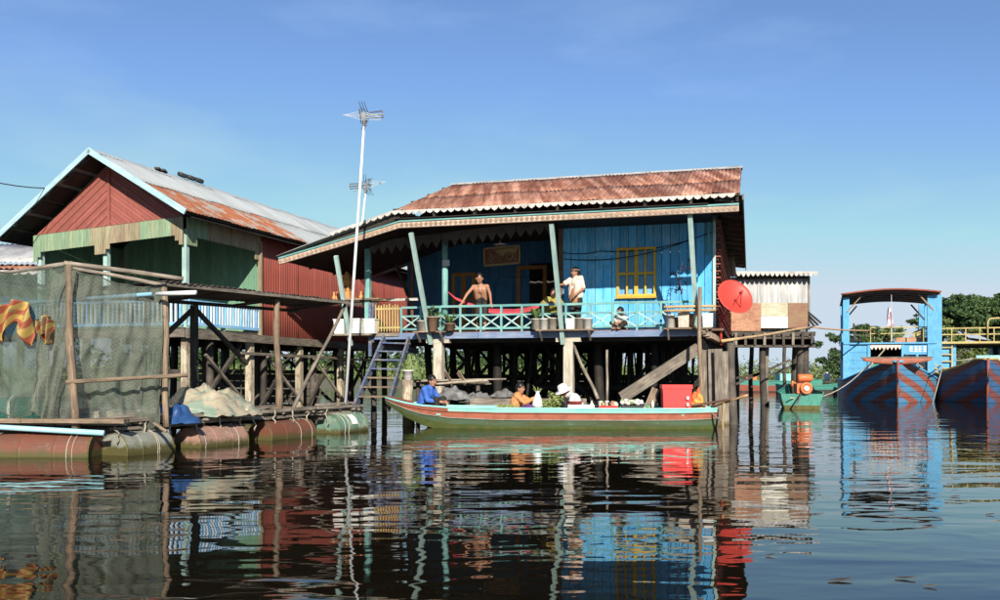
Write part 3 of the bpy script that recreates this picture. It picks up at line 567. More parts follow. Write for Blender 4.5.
# struts and veranda posts
for p0, y0, p1, y1 in ((336, 256, 351, 345), (411, 233, 431, 344), (551.5, 224, 563, 344), (690, 214, 697, 330)):
    seg('strut', 'pale_teal', bh, HP(p0, y0, -1.27), HP(p1, y1, -.13), .10, .075)
for pxl, m, wd in ((368, 'teal', .13), (445, 'teal', .15)):
    a0 = HA(pxl, .12); z1 = 4.55 if pxl > 400 else 4.35
    if pxl > 400: rod('veranda_post', m, bh, H(a0, .12, ZF - .03), H(a0, .12, z1 + .1), wd * .55, wd * .5, n=12)
    else: seg('veranda_post', m, bh, H(a0, .12, ZF - .03), H(a0, .12, z1), wd, wd, up=HV)
p = HP(446, 263, .0); B().beam(p - HU * .09, p + HU * .09, .03, .15).build('meter_box', 'zinc', bh)
# railing
RB_ = -.02; rx = [401.5, 421, 440.5, 460.5, 481, 501.5, 522, 543, 566, 590, 613, 637, 661, 683, 700]; zt, zm, zb = ZF + .62, ZF + .40, ZF + .07
for z, h in ((zt, .055), (zm, .04), (zb, .05)):
    for k in range(0, 14, 2): seg('rail', 'teal', bh, H(HA(rx[k], RB_), RB_, z + R.uniform(-.005, .005)), H(HA(rx[k + 2], RB_) - .002, RB_, z), .04, h)
for k, xx in enumerate(rx):
    a0 = HA(xx, RB_); seg('rail_post', 'teal', bh, H(a0, RB_ - .003, ZF - .03), H(a0, RB_ - .003, zt - .01), .05, .05, up=HV)
    if k < 14:
        a1 = HA(rx[k + 1], RB_); seg('rail_brace', 'pale_teal', bh, H(a0 + .02, RB_ + .012, zb), H(a1 - .02, RB_ + .012, zm), .022, .035)
        seg('rail_brace', 'pale_teal', bh, H(a0 + .02, RB_ - .012, zm), H(a1 - .02, RB_ - .012, zb), .022, .035)
g0, g1 = HA(375, RB_), HA(400, RB_)
for z in (ZF + .12, ZF + .60): seg('gate_rail', 'yellow_rail', bh, H(g0, RB_, z), H(g1, RB_, z), .03, .045)
for k in range(9):
    a0 = g0 + (g1 - g0) * (k + .5) / 9; seg('gate_slat', 'yellow_rail', bh, H(a0, RB_ - .03, ZF + .02), H(a0 + R.uniform(-.01, .01), RB_ - .03, ZF + .70 + R.uniform(-.03, .03)), .028, .02, up=HV)
seg('newel_post', 'blue_paint', bh, H(g0 - .07, RB_, ZF - .25), H(g0 - .07, RB_, ZF + .75), .09, .09, up=HV)
seg('threshold_beam', 'wood_grey', bh, H(g0 - .2, -.09, ZF - .06), H(g1, -.09, ZF - .06), .06, .09)
# plant shelves fixed outside the railing
for x0, x1 in ((415, 446), (537, 594), (664, 712)):
    a0, a1 = HA(x0, -.2), HA(x1, -.2)
    for q in (-.16, -.30): seg('shelf_board', 'wood_tan', bh, H(a0, q, ZF - .01), H(a1, q, ZF - .01), .12, .03)
    for a in (a0 + .1, a1 - .1): seg('shelf_bracket', 'wood_grey', bh, H(a, -.1, ZF - .25), H(a, -.34, ZF - .04), .04, .04)
a0, a1 = HA(335, -.2), HA(373, -.2)
for q in (-.12, -.30): seg('shelf_board', 'wood_grey', bh, H(a0, q, ZF - .06), H(a1, q, ZF - .06), .15, .04)
for q in (0.1, .5): seg('shelf_board', 'wood_tan', bh, H(a0 - .2, q, ZF + .86), H(a1 + .1, q, ZF + .86), .3, .04)
seg('shelf_bracket', 'wood_dark', bh, H(a0, .1, ZF + .75), H(a1, .1, ZF + .75), .06, .1)
seg('shelf_bracket', 'blue_paint', bh, H(a1 - .12, -.1, ZF - .6), H(a1 - .12, -.1, ZF + .75), .07, .07, up=HV)
seg('rail', 'trim_white', bh, H(HA(372, 1.2), 1.2, ZF + .93), H(HA(418, 1.2), 1.2, ZF + .93), .06, .07)
seg('rail_brace', 'wood_dark', bh, H(HA(396, 2), 2, 4.2), H(HA(408, 2), 2, 3.3), .06, .08)
rod('veranda_post', 'wood_brown', bh, H(HA(412, 1.6), 1.6, ZF), H(HA(412, 1.6), 1.6, 4.6), .05)
# cables on the wall
def cable(name, pts, r, m, parent=None, n=10, sg_=.06):
    pts = [V(p) for p in pts]; out = []
    for k in range(len(pts) - 1):
        p, q = pts[k], pts[k + 1]; sag = (q - p).length * sg_
        for j in range(n + (k == len(pts) - 2)):
            t = j / n; out.append(p.lerp(q, t) - V((0, 0, 4 * sag * t * (1 - t))))
    return B().path(out, r, 5).build(name, m, parent, smooth=True)
cable('wall_cable', [HP(560, 252, BW - .04), HP(600, 251, BW - .05), HP(712, 232, BW - .04)], .011, 'wire', bh)
cable('wall_cable', [HP(564, 259, BW - .04), HP(690, 240, BW - .2)], .012, 'wire', bh)
cable('wall_cable', [HP(500, 276, 1.5), HP(562, 268, BW - .1)], .008, 'wire', bh)
seg('meter_box', 'teal', bh, HP(708.5, 222, BW - .06), HP(708.5, 254, BW - .06), .05, .05, up=HV)
# trestle, planks and props by the right-hand post
for k, (x0, y0, y1, wd, Y) in enumerate(((704.5, 346, 425, .20, 20.5), (711.5, 346, 428, .17, 20.4), (718, 347, 430, .18, 20.2), (724, 349, 428, .16, 20.5))):
    p = W(x0, y0, Y); B().beam((p.x + .05, p.y, -.8), (p.x, p.y, p.z + R.uniform(-.1, .05)), wd, .05).build('cladding_plank', 'wood_grey', bh)
rod('corner_pole', 'wood_tan', bh, W(700.5, 412, 19.9) - V((0, 0, .4)), W(700, 287, 20.1), .055, .045, wob=.03)
rod('corner_pole', 'wood_dark', bh, W(733, 420, 20.6) - V((0, 0, .8)), W(731, 343, 20.8), .12, .1, wob=.03)
B().beam(W(621, 398, 20.3), W(706, 343, 20.9), .05, .26).build('diagonal_plank', 'wood_grey', bh)
B().pole(W(598, 399, 20.4), W(574, 346, 21.5), .04, .035, wob=.03).build('prop_pole', 'wood_grey', bh, smooth=True)
rod('prop_pole', 'wood_grey', bh, W(607, 402, 21), W(607, 350, 21.2), .03, wob=.01)
for y, x0, x1 in ((307, 664, 712), (311, 664, 712)): rod('trellis_pole', 'bamboo', bh, W(x0, y, 20.35), W(x1 + 4, y - 1, 20.2), .032, wob=.01)
for q in range(4): B().beam(W(700 + q * 3, 330 + q * 2, 20.4), W(714 + q * 2, 336 + q * 2, 20.9), .14, .10).build('deck_end_beam', 'wood_tan' if q % 2 else 'wood_grey', bh)

# ================================================================== blue stair
st = thing('wooden_stair', 'blue painted open-tread wooden stair rising to the yellow gate', 'stairs', W(370, 402, 21.2))
sa0, sa1 = W(357, 402, 20.2), W(384.5, 338, 22.2); sb0, sb1 = W(390, 402, 19.9), W(409, 339, 22.0)
for p, q in ((sa0, sa1), (sb0, sb1)): seg('stringer', 'blue_paint', st, p - (q - p) * .1, q, .05, .20)
for k in range(7):
    t = .08 + k * .14; p, q = sa0.lerp(sa1, t), sb0.lerp(sb1, t); d = (q - p).normalized()
    B().beam(p - d * .03, q + d * .03, .24, .035).build('tread', 'blue_paint' if k > 2 else 'wood_tan', st)

# ================================================================== RED HOUSE
LD, LW_, LO = V((.306, .952, 0)), V((-.952, .306, 0)), V((-7.03, 20.1, 0))
def G(w_, d, z): return LO + LW_ * w_ + LD * d + V((0, 0, z))
rh = thing('red_stilt_house', 'red gabled stilt house with green fringe boards and grey roof', 'house', G(2, 5, 0))
WD, LEN, PD = 4.22, 13.0, 2.94
for k in range(11): B().beam(G(.19 + k * .385, -.05, ZF - .03), G(.19 + k * .385, LEN, ZF - .03), .375, .05).build('floor_plank', 'wood_dark', rh)
seg('edge_beam', 'wood_grey', rh, G(-.08, -.1, ZF - .15), G(-.08, LEN, ZF - .22), .08, .2)
seg('edge_beam', 'wood_grey', rh, G(-.1, -.12, ZF - .14), G(WD + .1, -.12, ZF - .14), .08, .18)
# right flank: red sheets
n = 11; wd = (LEN - PD) / n
for k in range(n):
    corrugated(G(-.03 - .004 * (k % 2), PD + k * wd, ZF - .28), LD * (wd + .02), V((0, 0, 2.78)), .115, .009, seed=k).build('wall_sheet', 'red_sheet', rh, smooth=True)
seg('corner_board', 'brown_board', rh, G(-.06, PD - .04, ZF - .1), G(-.06, PD - .04, 4.5), .10, .06, up=LD)
# inner green wall
n = 26
for k in range(n):
    a0 = (k + .5) * WD / n; B().beam(G(a0, PD + .05 + R.uniform(-.005, .005), ZF), G(a0, PD + .05, 4.8), WD / n - .004, .025, up=LD).build('wall_board', 'green_wall', rh)
B().beam(G(2.55, PD - .02, 2.85), G(2.55, PD - .02, 3.75), .9, .03, up=LD).build('window', 'pane_dark', rh)
for k in range(12): B().beam(G(WD, .2 + k * .24, ZF), G(WD, .2 + k * .24, 4.5), .23, .025, up=LW_).build('wall_board', 'green_wall', rh)
# gable of mirrored slanting boards
PZ = 6.02; ap, lf, rt = G(WD / 2 - .05, .0, PZ), G(WD, .0, 4.42), G(.02, .0, 4.66); mid = V((ap.x, ap.y, (lf.z + rt.z) / 2))
NB = 15
for c in (rt, lf):
    for k in range(NB):
        t0, t1 = k / NB, (k + .93) / NB; off = LD * -.012 * (k % 2)
        B().prism([ap.lerp(mid, t0) + off, ap.lerp(mid, t1) + off, c.lerp(mid, t1) + off, c.lerp(mid, t0) + off], LD * .025).build('gable_board', 'red_board', rh)
seg('gable_batten', 'red_board', rh, mid - LD * .03, ap - LD * .03 - V((0, 0, .1)), .07, .03, up=LD)
seg('gable_sill', 'wood_brown', rh, lf - LD * .02, rt - LD * .02, .04, .04)
# fringe of upright boards below the gable
n = 40
for k in range(n):
    t = (k + .5) / n; p = rt.lerp(lf, t); x = 1 - t
    m = 'green_board' if (x < .40 or .72 < x < .93) else 'brown_board'
    drop = .40
    if x > .965 or abs(x - .47) < .035 or x < .03: drop = .62
    elif abs(x - .47) < .05 or x > .94 or x < .05: drop = .52
    B().beam(p - LD * .05 - V((0, 0, .0)), p - LD * .05 - V((0, 0, drop)), WD / n - .004, .02, up=LD).build('fringe_board', m, rh)
n = 24
for k in range(n):
    t = (k + .5) / n; p = G(-.04, t * PD, 4.66); drop = .42 if 2 < k < n - 2 else .62
    B().beam(p, p - V((0, 0, drop)), PD / n - .004, .02, up=LW_).build('fringe_board', 'brown_board' if k > 5 else 'green_board', rh)
for w_ in (.05, WD / 2 + .1, WD - .1): seg('porch_post', 'pale_teal', rh, G(w_, .08, ZF - .03), G(w_, .08, 4.4), .11, .11, up=LD)
seg('porch_post', 'pale_teal', rh, G(.04, PD / 2, ZF - .03), G(.04, PD / 2, ZF + .64), .08, .08, up=LD)
# balustrades
def balus(p, q, n):
    for z, h in ((.60, .06), (.08, .07)): seg('balustrade_rail', 'rail_blue', rh, p + V((0, 0, z)), q + V((0, 0, z)), .05, h)
    for k in range(n):
        c = p.lerp(q, (k + .5) / n); seg('baluster', 'rail_white' if k % 3 else 'rail_blue', rh, c + V((0, 0, .1)), c + V((0, 0, .58)), .045, .035, up=LD)
balus(G(.05, -.02, ZF), G(WD, -.02, ZF), 34); balus(G(-.02, .1, ZF), G(-.02, PD, ZF), 26)
# roof
F0 = -.62; RIDGE = V((0, 0, 6.16)); rw = WD / 2 - .05
def RP(t, d): return G(rw - t * (rw + .42), d, 6.16 - t * 1.46)        # t 0 ridge..1 right eave
def LP(t, d): return G(rw + t * (WD - rw + .55), d, 6.16 - t * 1.86)
n = 17; wd = (LEN + .8 - F0) / n
for k in range(n):
    d = F0 + k * wd; up_ = .014 * (k % 2)
    m = 'zinc'
    corrugated(RP(.0, d) + V((0, 0, up_ + .02)), LD * (wd + .04), RP(.54, d) - RP(0, d), .13, .008, seed=k).build('roof_sheet', m, rh, smooth=True)
    m2 = 'rust_tile' if k < 6 else 'zinc'
    corrugated(RP(.5, d) + V((0, 0, up_)), LD * (wd + .04), RP(1.02, d) - RP(.5, d), .13, .008, seed=k + 40).build('roof_sheet', m2, rh, smooth=True)
    if k % 2 == 0: corrugated(LP(1.0, d), LD * (wd * 2 + .03), LP(0, d) - LP(1.0, d), .26, .008, seed=k, per=4).build('roof_sheet', 'zinc', rh, smooth=True)
for k in range(9):
    t = k / 8
    seg('purlin', 'wood_dark', rh, RP(.03 + t * .94, F0 + .03) - V((0, 0, .06)), RP(.03 + t * .94, LEN) - V((0, 0, .06)), .05, .07)
    seg('purlin', 'wood_dark', rh, LP(.03 + t * .94, F0 + .03) - V((0, 0, .06)), LP(.03 + t * .94, LEN) - V((0, 0, .06)), .05, .07)
seg('soffit', 'wood_dark', rh, (RP(0, -.3) + RP(1, -.3)) / 2 - V((0, 0, .13)), (RP(0, LEN) + RP(1, LEN)) / 2 - V((0, 0, .13)), 2.85, .02, up=(RP(0, 0) - RP(1, 0)).cross(LD) * -1)
for k in range(6):
    t0 = .08 + k * .165; B().beam(LP(t0, F0 + .06) - V((0, 0, .11)), LP(t0, LEN) - V((0, 0, .11)), .42, .02, up=(LP(0, 0) - LP(1, 0)).cross(LD)).build('shade_ceiling', 'wood_black', rh)  # added black boards, so the left slope looks shaded from below
B().beam(RP(-.01, F0 - .03) - V((0, 0, .02)), RP(1.03, F0 - .03) - V((0, 0, .02)), .035, .13, up=LD.cross(RP(1, 0) - RP(0, 0))).build('barge_board', 'pale_cyan', rh)
B().beam(LP(-.01, F0 - .03) - V((0, 0, .02)), LP(1.03, F0 - .03) - V((0, 0, .02)), .035, .12, up=LD.cross(LP(1, 0) - LP(0, 0))).build('barge_board', 'pale_cyan', rh)
B().prism([G(rw - .18, F0, 6.09), G(rw, F0, 6.20), G(rw + .18, F0, 6.09), G(rw, F0, 6.16)], LD * (LEN + .8 - F0)).build('ridge_cap', 'zinc', rh)
for k, d in enumerate((1.5, 1.7, 2.6, 2.95, 3.3)):
    if k < 2: B().beam(G(rw - .1, d, 6.22), G(rw + .05, d + .3, 6.22), .12, .04).build('ridge_weight', 'wood_dark', rh)
    else: B().lathe(G(rw, d, 6.27), [(.05, -.03), (.12, -.03), (.13, .01), (.12, .05), (.05, .05), (.05, -.03)], 10, ax=(0.3, 0.1, 1)).build('ridge_weight', 'black_plastic', rh)
B().prism([G(0, LEN, 2.0), G(0, LEN, 4.66), G(rw, LEN, 6.0), G(WD, LEN, 4.4), G(WD, LEN, 2.0)], LD * .03).build('rear_wall', 'red_sheet', rh)
B().beam(G(WD, PD, 3.2), G(WD, LEN, 3.2), .03, 2.5).build('side_wall', 'red_sheet', rh)
# stilts and braces
for d in (.1, 2.6, 5.0, 7.4, 9.8, 12.4):
    for w_ in (.05, 1.4, 2.8, 4.15):
        pale = w_ == .05 and d < 8
        if pale: seg('stilt', 'wood_pale', rh, G(w_, d, -1.2), G(w_, d, ZF - .24), .16, .16, up=LD)
        else: rod('stilt', 'wood_dark', rh, G(w_ + R.uniform(-.1, .1), d + R.uniform(-.1, .1), -1.2), G(w_, d, ZF - .06), R.uniform(.08, .12), wob=.03)
for d in (1.3, 3.6, 6.2, 8.6, 11.0): rod('stilt', 'wood_dark', rh, G(.3, d, -1.2), G(.3, d, ZF - .06), .09, wob=.02)
for d in (.4, 3.0, 5.4, 7.6):
    seg('brace', 'wood_dark', rh, G(.0, d, .3), G(.1, d + 1.9, ZF - .3), .08, .08); seg('brace', 'wood_grey', rh, G(-.05, d + 2.0, .35), G(.05, d + .4, ZF - .6), .06, .06)
    seg('brace', 'wood_dark', rh, G(.2, d, 1.2), G(4.1, d, 1.25), .08, .1); seg('brace', 'wood_dark', rh, G(.4, d + .1, .2), G(2.4, d + .1, ZF - .3), .07, .08)
seg('brace', 'wood_grey', rh, G(-.1, 2.0, 1.66), G(-.1, 7.2, 1.62), .06, .07); seg('brace', 'bamboo', rh, G(-.12, 7.0, 1.60), G(-.12, 11, 1.58), .05, .06)
for k in range(30):
    w_, d = R.uniform(.5, 4), R.uniform(.8, 12); rod('prop_pole', 'wood_dark', rh, G(w_, d, -.8), G(w_ + R.uniform(-.3, .3), d, ZF - .1), R.uniform(.02, .05), wob=.02, n=6)
for k in range(6):
    z0 = -.05 + k * .22; B().beam(G(.1, 6.2, z0), G(4.2, 6.2, z0 + R.uniform(-.03, .03)), .03, .19).build('shade_plank', 'wood_dark', rh)  # dark planks added to shut out the bright view beneath the floor
# wire to the gable
cable('power_line', [W(-120, 137, 17), LP(.45, F0 - .05) + V((0, 0, .05))], .012, 'wire'); tag(bpy.data.objects['power_line'], 'thin dark cable running from the left edge to the red gable roof', 'cable')

# ================================================================== house glimpsed at far left
nh = thing('blue_neighbour_house', 'low blue house with grey tin roof behind the net at far left', 'house', (-14, 24.5, 0))
for k in range(12):
    p = V((-16.5 + k * .34, 24.5 + k * .03, 0)); B().beam(p + V((0, 0, 2.2)), p + V((0, 0, 3.9)), .335, .03, up=(0, 1, 0)).build('wall_board', 'blue_board_deep_shade', nh)
for k in range(5):
    corrugated((-17.1 + k * .98, 23.9, 4.12), (.99, 0, 0), (0, 2.6, .85), .15, .02, seed=k).build('roof_sheet', 'zinc_bright', nh, smooth=True)
    corrugated((-17.1 + k * .98, 23.7, 3.93), (.99, 0, 0), (0, .5, .16), .15, .02, seed=k).build('roof_sheet', 'rust', nh, smooth=True)
    scallop(V((-17.1 + k * .98, 23.75, 3.84)), V((-16.12 + k * .98, 23.75, 3.84)), 4, .08, 'trim_white', 'eave_trim', nh, (0, .012, 0))
for x in (-16.4, -14.8, -13.1): rod('stilt', 'wood_dark', nh, (x, 24.6, -1), (x, 24.6, 2.2), .1); rod('stilt', 'wood_dark', nh, (x, 26.6, -1), (x, 26.6, 2.2), .1)
B().beam((-16.6, 25.6, 2.15), (-12.6, 25.6, 2.15), 2.2, .1).build('floor', 'wood_dark', nh)
B().beam((-16.6, 26.7, 3.2), (-12.6, 26.7, 3.2), .03, 2.2).build('rear_wall', 'blue_board_deep_shade', nh)
# ================================================================== FISH RAFT
def WR(x, y, Y): return W(x, y, Y + .85 * max(0, 18.6 - Y) / 6.85)
RD, RL, RC = V((.396, .918, 0)), V((-.996, .09, 0)), V((-5.49, 12.6, 0))
def Q(t, w_, z): return RC + RD * (t * .92) + RL * w_ + V((0, 0, z))
ra = thing('fish_raft', 'grey plank raft floating on drums in front of the red house', 'raft', Q(3, 1.5, .4))
for k in range(29):
    t = .15 + k * .245; B().beam(Q(t, -.05 + R.uniform(-.06, .06), .44 + R.uniform(-.012, .012)), Q(t + R.uniform(-.04, .04), 2.6 + R.uniform(-.1, .2), .44), .20 + R.uniform(-.04, .03), .035).build('deck_plank', 'wood_grey', ra)
for z, w_, tl in ((.50, -.02, 0), (.385, .05, .2)):
    for k in range(4):
        B().beam(Q(tl + k * 1.78, w_ + R.uniform(-.03, .03), z + R.uniform(-.02, .015)), Q(tl + k * 1.78 + 1.74, w_ + R.uniform(-.03, .03), z + R.uniform(-.015, .02)), .16, .05).build('edge_plank', 'wood_grey', ra)
for k in range(3): B().beam(Q(-.10, .0 + k * 1.5 - .35, .49 + R.uniform(-.01, .01)), Q(-.14 + .04 * k, 1.46 + k * 1.5 - .35, .50), .17, .06).build('edge_plank', 'wood_tan', ra)
for k in range(13): B().beam(Q(.15, 2.7 + .2 * k - .05, .445), Q(6, 2.7 + .2 * k, .445), .18, .03).build('deck_plank', 'wood_grey', ra)
for k in range(12):
    t = R.uniform(.2, 6.2); w_ = R.uniform(-.12, .5); B().beam(Q(t, w_, .515 + .012 * k * .3), Q(t + R.uniform(.5, 1.3), w_ + R.uniform(-.2, .2), .53 + .012 * k * .3), R.uniform(.07, .14), .025).build('loose_plank', 'wood_grey' if k % 3 else 'wood_tan', ra)
for k in range(8): B().beam(Q(.3 + k * .9, 0.0, .33), Q(.3 + k * .9, 4.6, .33), .10, .12).build('cross_beam', 'wood_dark', ra)
def pole_thing(name, label, p, q, r, m, cat='pole', group=None, r2=None, wob=.03):
    o = B().pole(p, q, r, r2, 9, wob, 8).build(name, m, None, smooth=True); return tag(o, label, cat, group)
gp = 'poles standing on the raft'
PA0, PA1 = WR(76, 430, 11.75), WR(68.5, 262, 11.75)
pole_thing('net_pole', 'thick pale pole at the front corner of the net cage', PA0, PA1, .062, 'wood_tan', group=gp, r2=.05)
PB0, PB1 = WR(166.5, 427, 12.6), WR(164, 284, 12.6)
pole_thing('net_pole', 'brown pole carrying the white pipe beside the net cage', PB0, PB1, .05, 'wood_tan', group=gp, r2=.042)
PC0, PC1 = WR(279, 411, 16.0), WR(277, 300, 16.0)
pole_thing('raft_pole', 'lone grey-brown pole in front of the red wall', PC0, PC1, .07, 'wood_tan', group=gp, r2=.05)
pole_thing('leaning_pole', 'thin pole leaning from the raft towards the antenna mast', WR(291, 413, 16.2), WR(345, 305, 18.6), .035, 'wood_grey', group=gp)
pole_thing('net_rail', 'knotty horizontal branch tied across the net cage', WR(66, 382, 11.66), WR(188, 375, 12.3), .03, 'wood_tan', group=gp)
pole_thing('net_rail', 'grey roof pole along the top of the net cage', WR(64, 263, 11.7), WR(183, 279, 12.5), .035, 'wood_grey', group=gp)
pole_thing('net_rail', 'dark roof pole just below the top pole of the net cage', WR(72, 268, 12.2), WR(168, 286, 12.7), .03, 'wood_grey', group=gp)
pole_thing('net_rail', 'roof pole running off the left edge above the net', WR(-60, 283, 12.2), WR(72, 263, 11.75), .03, 'wood_grey', group=gp)
pole_thing('mooring_stick', 'short stick poking out of the raft deck by the blue tarpaulin', WR(153, 423, 12.3), WR(166, 431, 11.8), .025, 'wood_tan', group=gp)
tag(rod('water_pipe', 'pvc_white', None, WR(157, 294, 12.35), WR(196, 292.5, 12.0), .032, n=12), 'short white plastic pipe sticking out from the net cage pole', 'pipe', 'plastic pipes on the raft')
tag(rod('water_pipe', 'pvc_blue', None, WR(-30, 307, 12.2), WR(152, 294, 12.4), .03, n=12), 'blue plastic pipe crossing behind the upper net', 'pipe', 'plastic pipes on the raft')
tag(rod('water_pipe', 'pvc_cyan', None, WR(-40, 425, 11.75), WR(104, 433, 11.55), .038, n=12), 'cyan plastic pipe lying along the front edge of the raft', 'pipe', 'plastic pipes on the raft')
# tin awning over the walkway
aw = thing('tin_awning', 'long dark tin awning over the raft walkway', 'awning', WR(250, 300, 15))
for k in range(5):
    t0, t1 = k / 5, (k + 1.04) / 5
    p, q = WR(166, 281, 12.6), WR(348, 301, 18.6); a, c = p.lerp(q, t0), p.lerp(q, t1); inw = RL * 1.15 + V((0, 0, -.10))
    corrugated(a + V((0, 0, .01 * (k % 2))), c - a, inw, .14, .012, seed=k).build('awning_sheet', 'tin_dark', aw, smooth=True)
seg('awning_beam', 'wood_grey', aw, WR(163, 284, 12.62), WR(350, 303, 18.65), .06, .05)
seg('awning_beam', 'wood_dark', aw, WR(163, 284, 12.62) + RL * 1.1 - V((0, 0, .16)), WR(350, 303, 18.65) + RL * 1.1 - V((0, 0, .16)), .06, .06)
for t in (.3, .62, .95):
    p = WR(163, 284, 12.62).lerp(WR(350, 303, 18.65), t); seg('awning_rafter', 'wood_dark', aw, p, p + RL * 1.15 - V((0, 0, .15)), .05, .05)
p = WR(163, 284, 12.62).lerp(WR(350, 303, 18.65), .40) + RL * 1.05
seg('awning_leg', 'wood_dark', aw, V((p.x, p.y, .44)), p - V((0, 0, .2)), .10, .10, up=RD); seg('awning_leg', 'wood_dark', aw, p - V((0, 0, .25)), p + RD * 1.4 - V((0, 0, 1.2)), .06, .07); seg('awning_leg', 'wood_dark', aw, p - V((0, 0, .25)), p - RD * 1.3 - V((0, 0, 1.2)), .06, .07)
# drums
def drum(label, c, ax, r, L, body, algae_r=None, wl=0.03):
    c, ax = V(c), V(ax).normalized(); t = thing('float_drum', label, 'drum', c, 'drums floating under the raft')
    m = V((0, 0, 1)).rotation_difference(ax).to_matrix()
    prof = [(.0, -L / 2 + .015), (r * .93, -L / 2 + .015), (r * .95, -L / 2), (r, -L / 2 + .01), (r, -L / 6 - .02), (r * 1.03, -L / 6), (r, -L / 6 + .02), (r, L / 6 - .02), (r * 1.03, L / 6), (r, L / 6 + .02), (r, L / 2 - .01), (r * .95, L / 2), (r * .93, L / 2 - .015), (0, L / 2 - .015)]
    b = B().lathe(c, prof, 36, ax); lo = B(); hi = B(); sd0 = R.uniform(0, 99)
    b.v = [tuple(V(p) + (V(p) - c - ax * (V(p) - c).dot(ax)) * (.10 * min(0, mnoise.noise(V(p) * 3.1 + V((sd0, 0, 0)))) + .02 * mnoise.noise(V(p) * 11))) for p in b.v]
    for f, u in zip(b.f, b.uv):
        z = sum(b.v[i][2] for i in f) / 4; tgt = lo if z < wl + .06 else hi
        tgt.quad([b.v[i] for i in f], u)
    hi.v += []; b.build('shell', body, t); B().lathe(c + (ax.cross(V((0, 0, 1))) * .25 + V((0, 0, 1))).normalized() * r * .98 + ax * (L * .3), [(0, .03), (.035, .03), (.04, .0)], 10, V((0, 0, 1))).build('bung', 'aerial', t)
    for e in (-1, 1): B().lathe(c + ax * (e * (L / 2 - .005)), [(r * 1.0, -.012), (r * 1.025, 0), (r * 1.0, .012)], 36, ax).build('rim', 'algae', t)
    for s in sorted(R.uniform(-.42, .42) for _ in range(R.choice((2, 3)))):
        d = c + ax * (L * s); side = ax.cross(V((0, 0, 1))).normalized()
        B().path([d + (side * math.cos(a) + V((0, 0, 1)) * math.sin(a)) * (r * 1.03) for a in [x * math.pi / 12 for x in range(-2, 15)]], .007, 5).build('tie_rope', 'rope', t, smooth=True)
for px_, lab, c, L, r, body, ax in (
        (0, 'rust-red drum at the left edge under the cyan pipe', (-8.15, 12.72, .03), 1.75, .29, 'drum_red', (1, -.01, 0)),
        (0, 'rust-red drum at the front corner under the cyan pipe end', (-6.38, 12.66, .03), 1.45, .29, 'drum_red', (1, -.02, 0)),
        (0, 'grey-green mossy drum right of the front corner', Q(.62, .02, .06), .90, .265, 'drum_grey', RD),
        (0, 'dusty pink drum with flaking paint under the raft edge', Q(2.35, .02, .06), 1.15, .26, 'drum_pink', RD),
        (0, 'plain rust-orange drum between the pink and the green drum', Q(4.35, .02, .06), 1.3, .26, 'drum_red', RD),
        (0, 'green and white patched drum at the far end of the raft', Q(6.35, -.05, .09), 1.05, .28, 'drum_green', RD)):
    drum(lab, c, ax, r, L, body)
pch = Q(6.35, -.05, .09); side = RD.cross(V((0, 0, 1))).normalized()
b = B(); b.grid(lambda u, v: pch + RD * (-.1 + .2 * u) + (side * math.cos(.25 + v * .85) + V((0, 0, 1)) * math.sin(.25 + v * .85)) * .292, 3, 6, th=side * -.006)
b.build('white_patch', 'white_plastic', [o for o in bpy.data.objects if o.name.startswith('float_drum') and o.type == 'EMPTY'][-1])
# ---- nets
def drape(name, label, m, tl, tr, bl, br, folds, amp, sag=.08, nu=70, nv=40, seed=0, low=None):
    tl, tr, bl, br = V(tl), V(tr), V(bl), V(br); nrm = (tr - tl).cross(bl - tl).normalized()
    def fn(u, v):
        p = tl.lerp(tr, u).lerp(bl.lerp(br, u), v); s = 4 * u * (1 - u)
        p = p + V((0, 0, -sag * s * (1 - v)))
        if low: p = p + V((0, 0, low(u) * v))
        k = amp * (.15 + v ** .7)
        return p + nrm * (.035 * mnoise.noise(V((u * 16, v * 22, seed + 5))) + k * (.55 * math.sin(folds * u * 6.28 + 5.5 * mnoise.noise(V((u * 2.2 + v * .8, v * 2.4, seed)))) + 1.6 * mnoise.noise(V((u * 4 - v * 3, v * 3 + u * 2, seed + 21))) + 1.0 * mnoise.noise(V((u * 6, v * 5, seed + 9))))) + V((0, 0, .04 * mnoise.noise(V((u * 5, v * 3, seed + 3)))))
    o = B().grid(fn, nu, nv, us=(tr - tl).length, vs=(bl - tl).length).build(name, m, None, smooth=True)
    for u0, u1, v0, v1 in ((0, 1, 0, 0), (0, 1, 1, 1), (0, 0, 0, 1), (1, 1, 0, 1)):
        B().path([fn(u0 + (u1 - u0) * k / 30, v0 + (v1 - v0) * k / 30) for k in range(31)], .009, 5).build('edge_cord', 'net_cord', o, True)
    return tag(o, label, 'net', 'nets hung round the fish cage')
drape('fish_net', 'grey-green net hanging between the two front poles', 'net_tan', WR(70, 268, 11.8), WR(164, 288, 12.6), WR(42, 428, 12.0), WR(158, 430, 12.5), 6, .07, .07, seed=1)
drape('fish_net', 'dark green net swagged at the left edge, lower edge lifted', 'net_green', WR(-45, 270, 12.0), WR(70, 266, 11.72), WR(-45, 402, 12.0), WR(36, 398, 11.9), 2.5, .07, .05, seed=2, low=lambda u: -.25 * u + .1 * math.sin(u * 7))
drape('fish_net', 'gathered net strip hanging beside the front pole', 'net_tan', WR(52, 270, 11.75), WR(76, 270, 11.75), WR(30, 408, 11.7), WR(52, 430, 11.8), 3, .05, .02, 24, 40, seed=3)
drape('fish_net', 'bunched net edge hanging down the brown pole', 'net_green', WR(146, 284, 12.55), WR(166, 288, 12.6), WR(140, 425, 12.4), WR(158, 428, 12.5), 3, .05, .02, 24, 40, seed=4)
drape('fish_net', 'back panel of green net behind the cage', 'net_green', WR(0, 283, 15.2), WR(150, 296, 15.6), WR(0, 408, 15.2), WR(150, 408, 15.6), 4, .08, .06, seed=5)
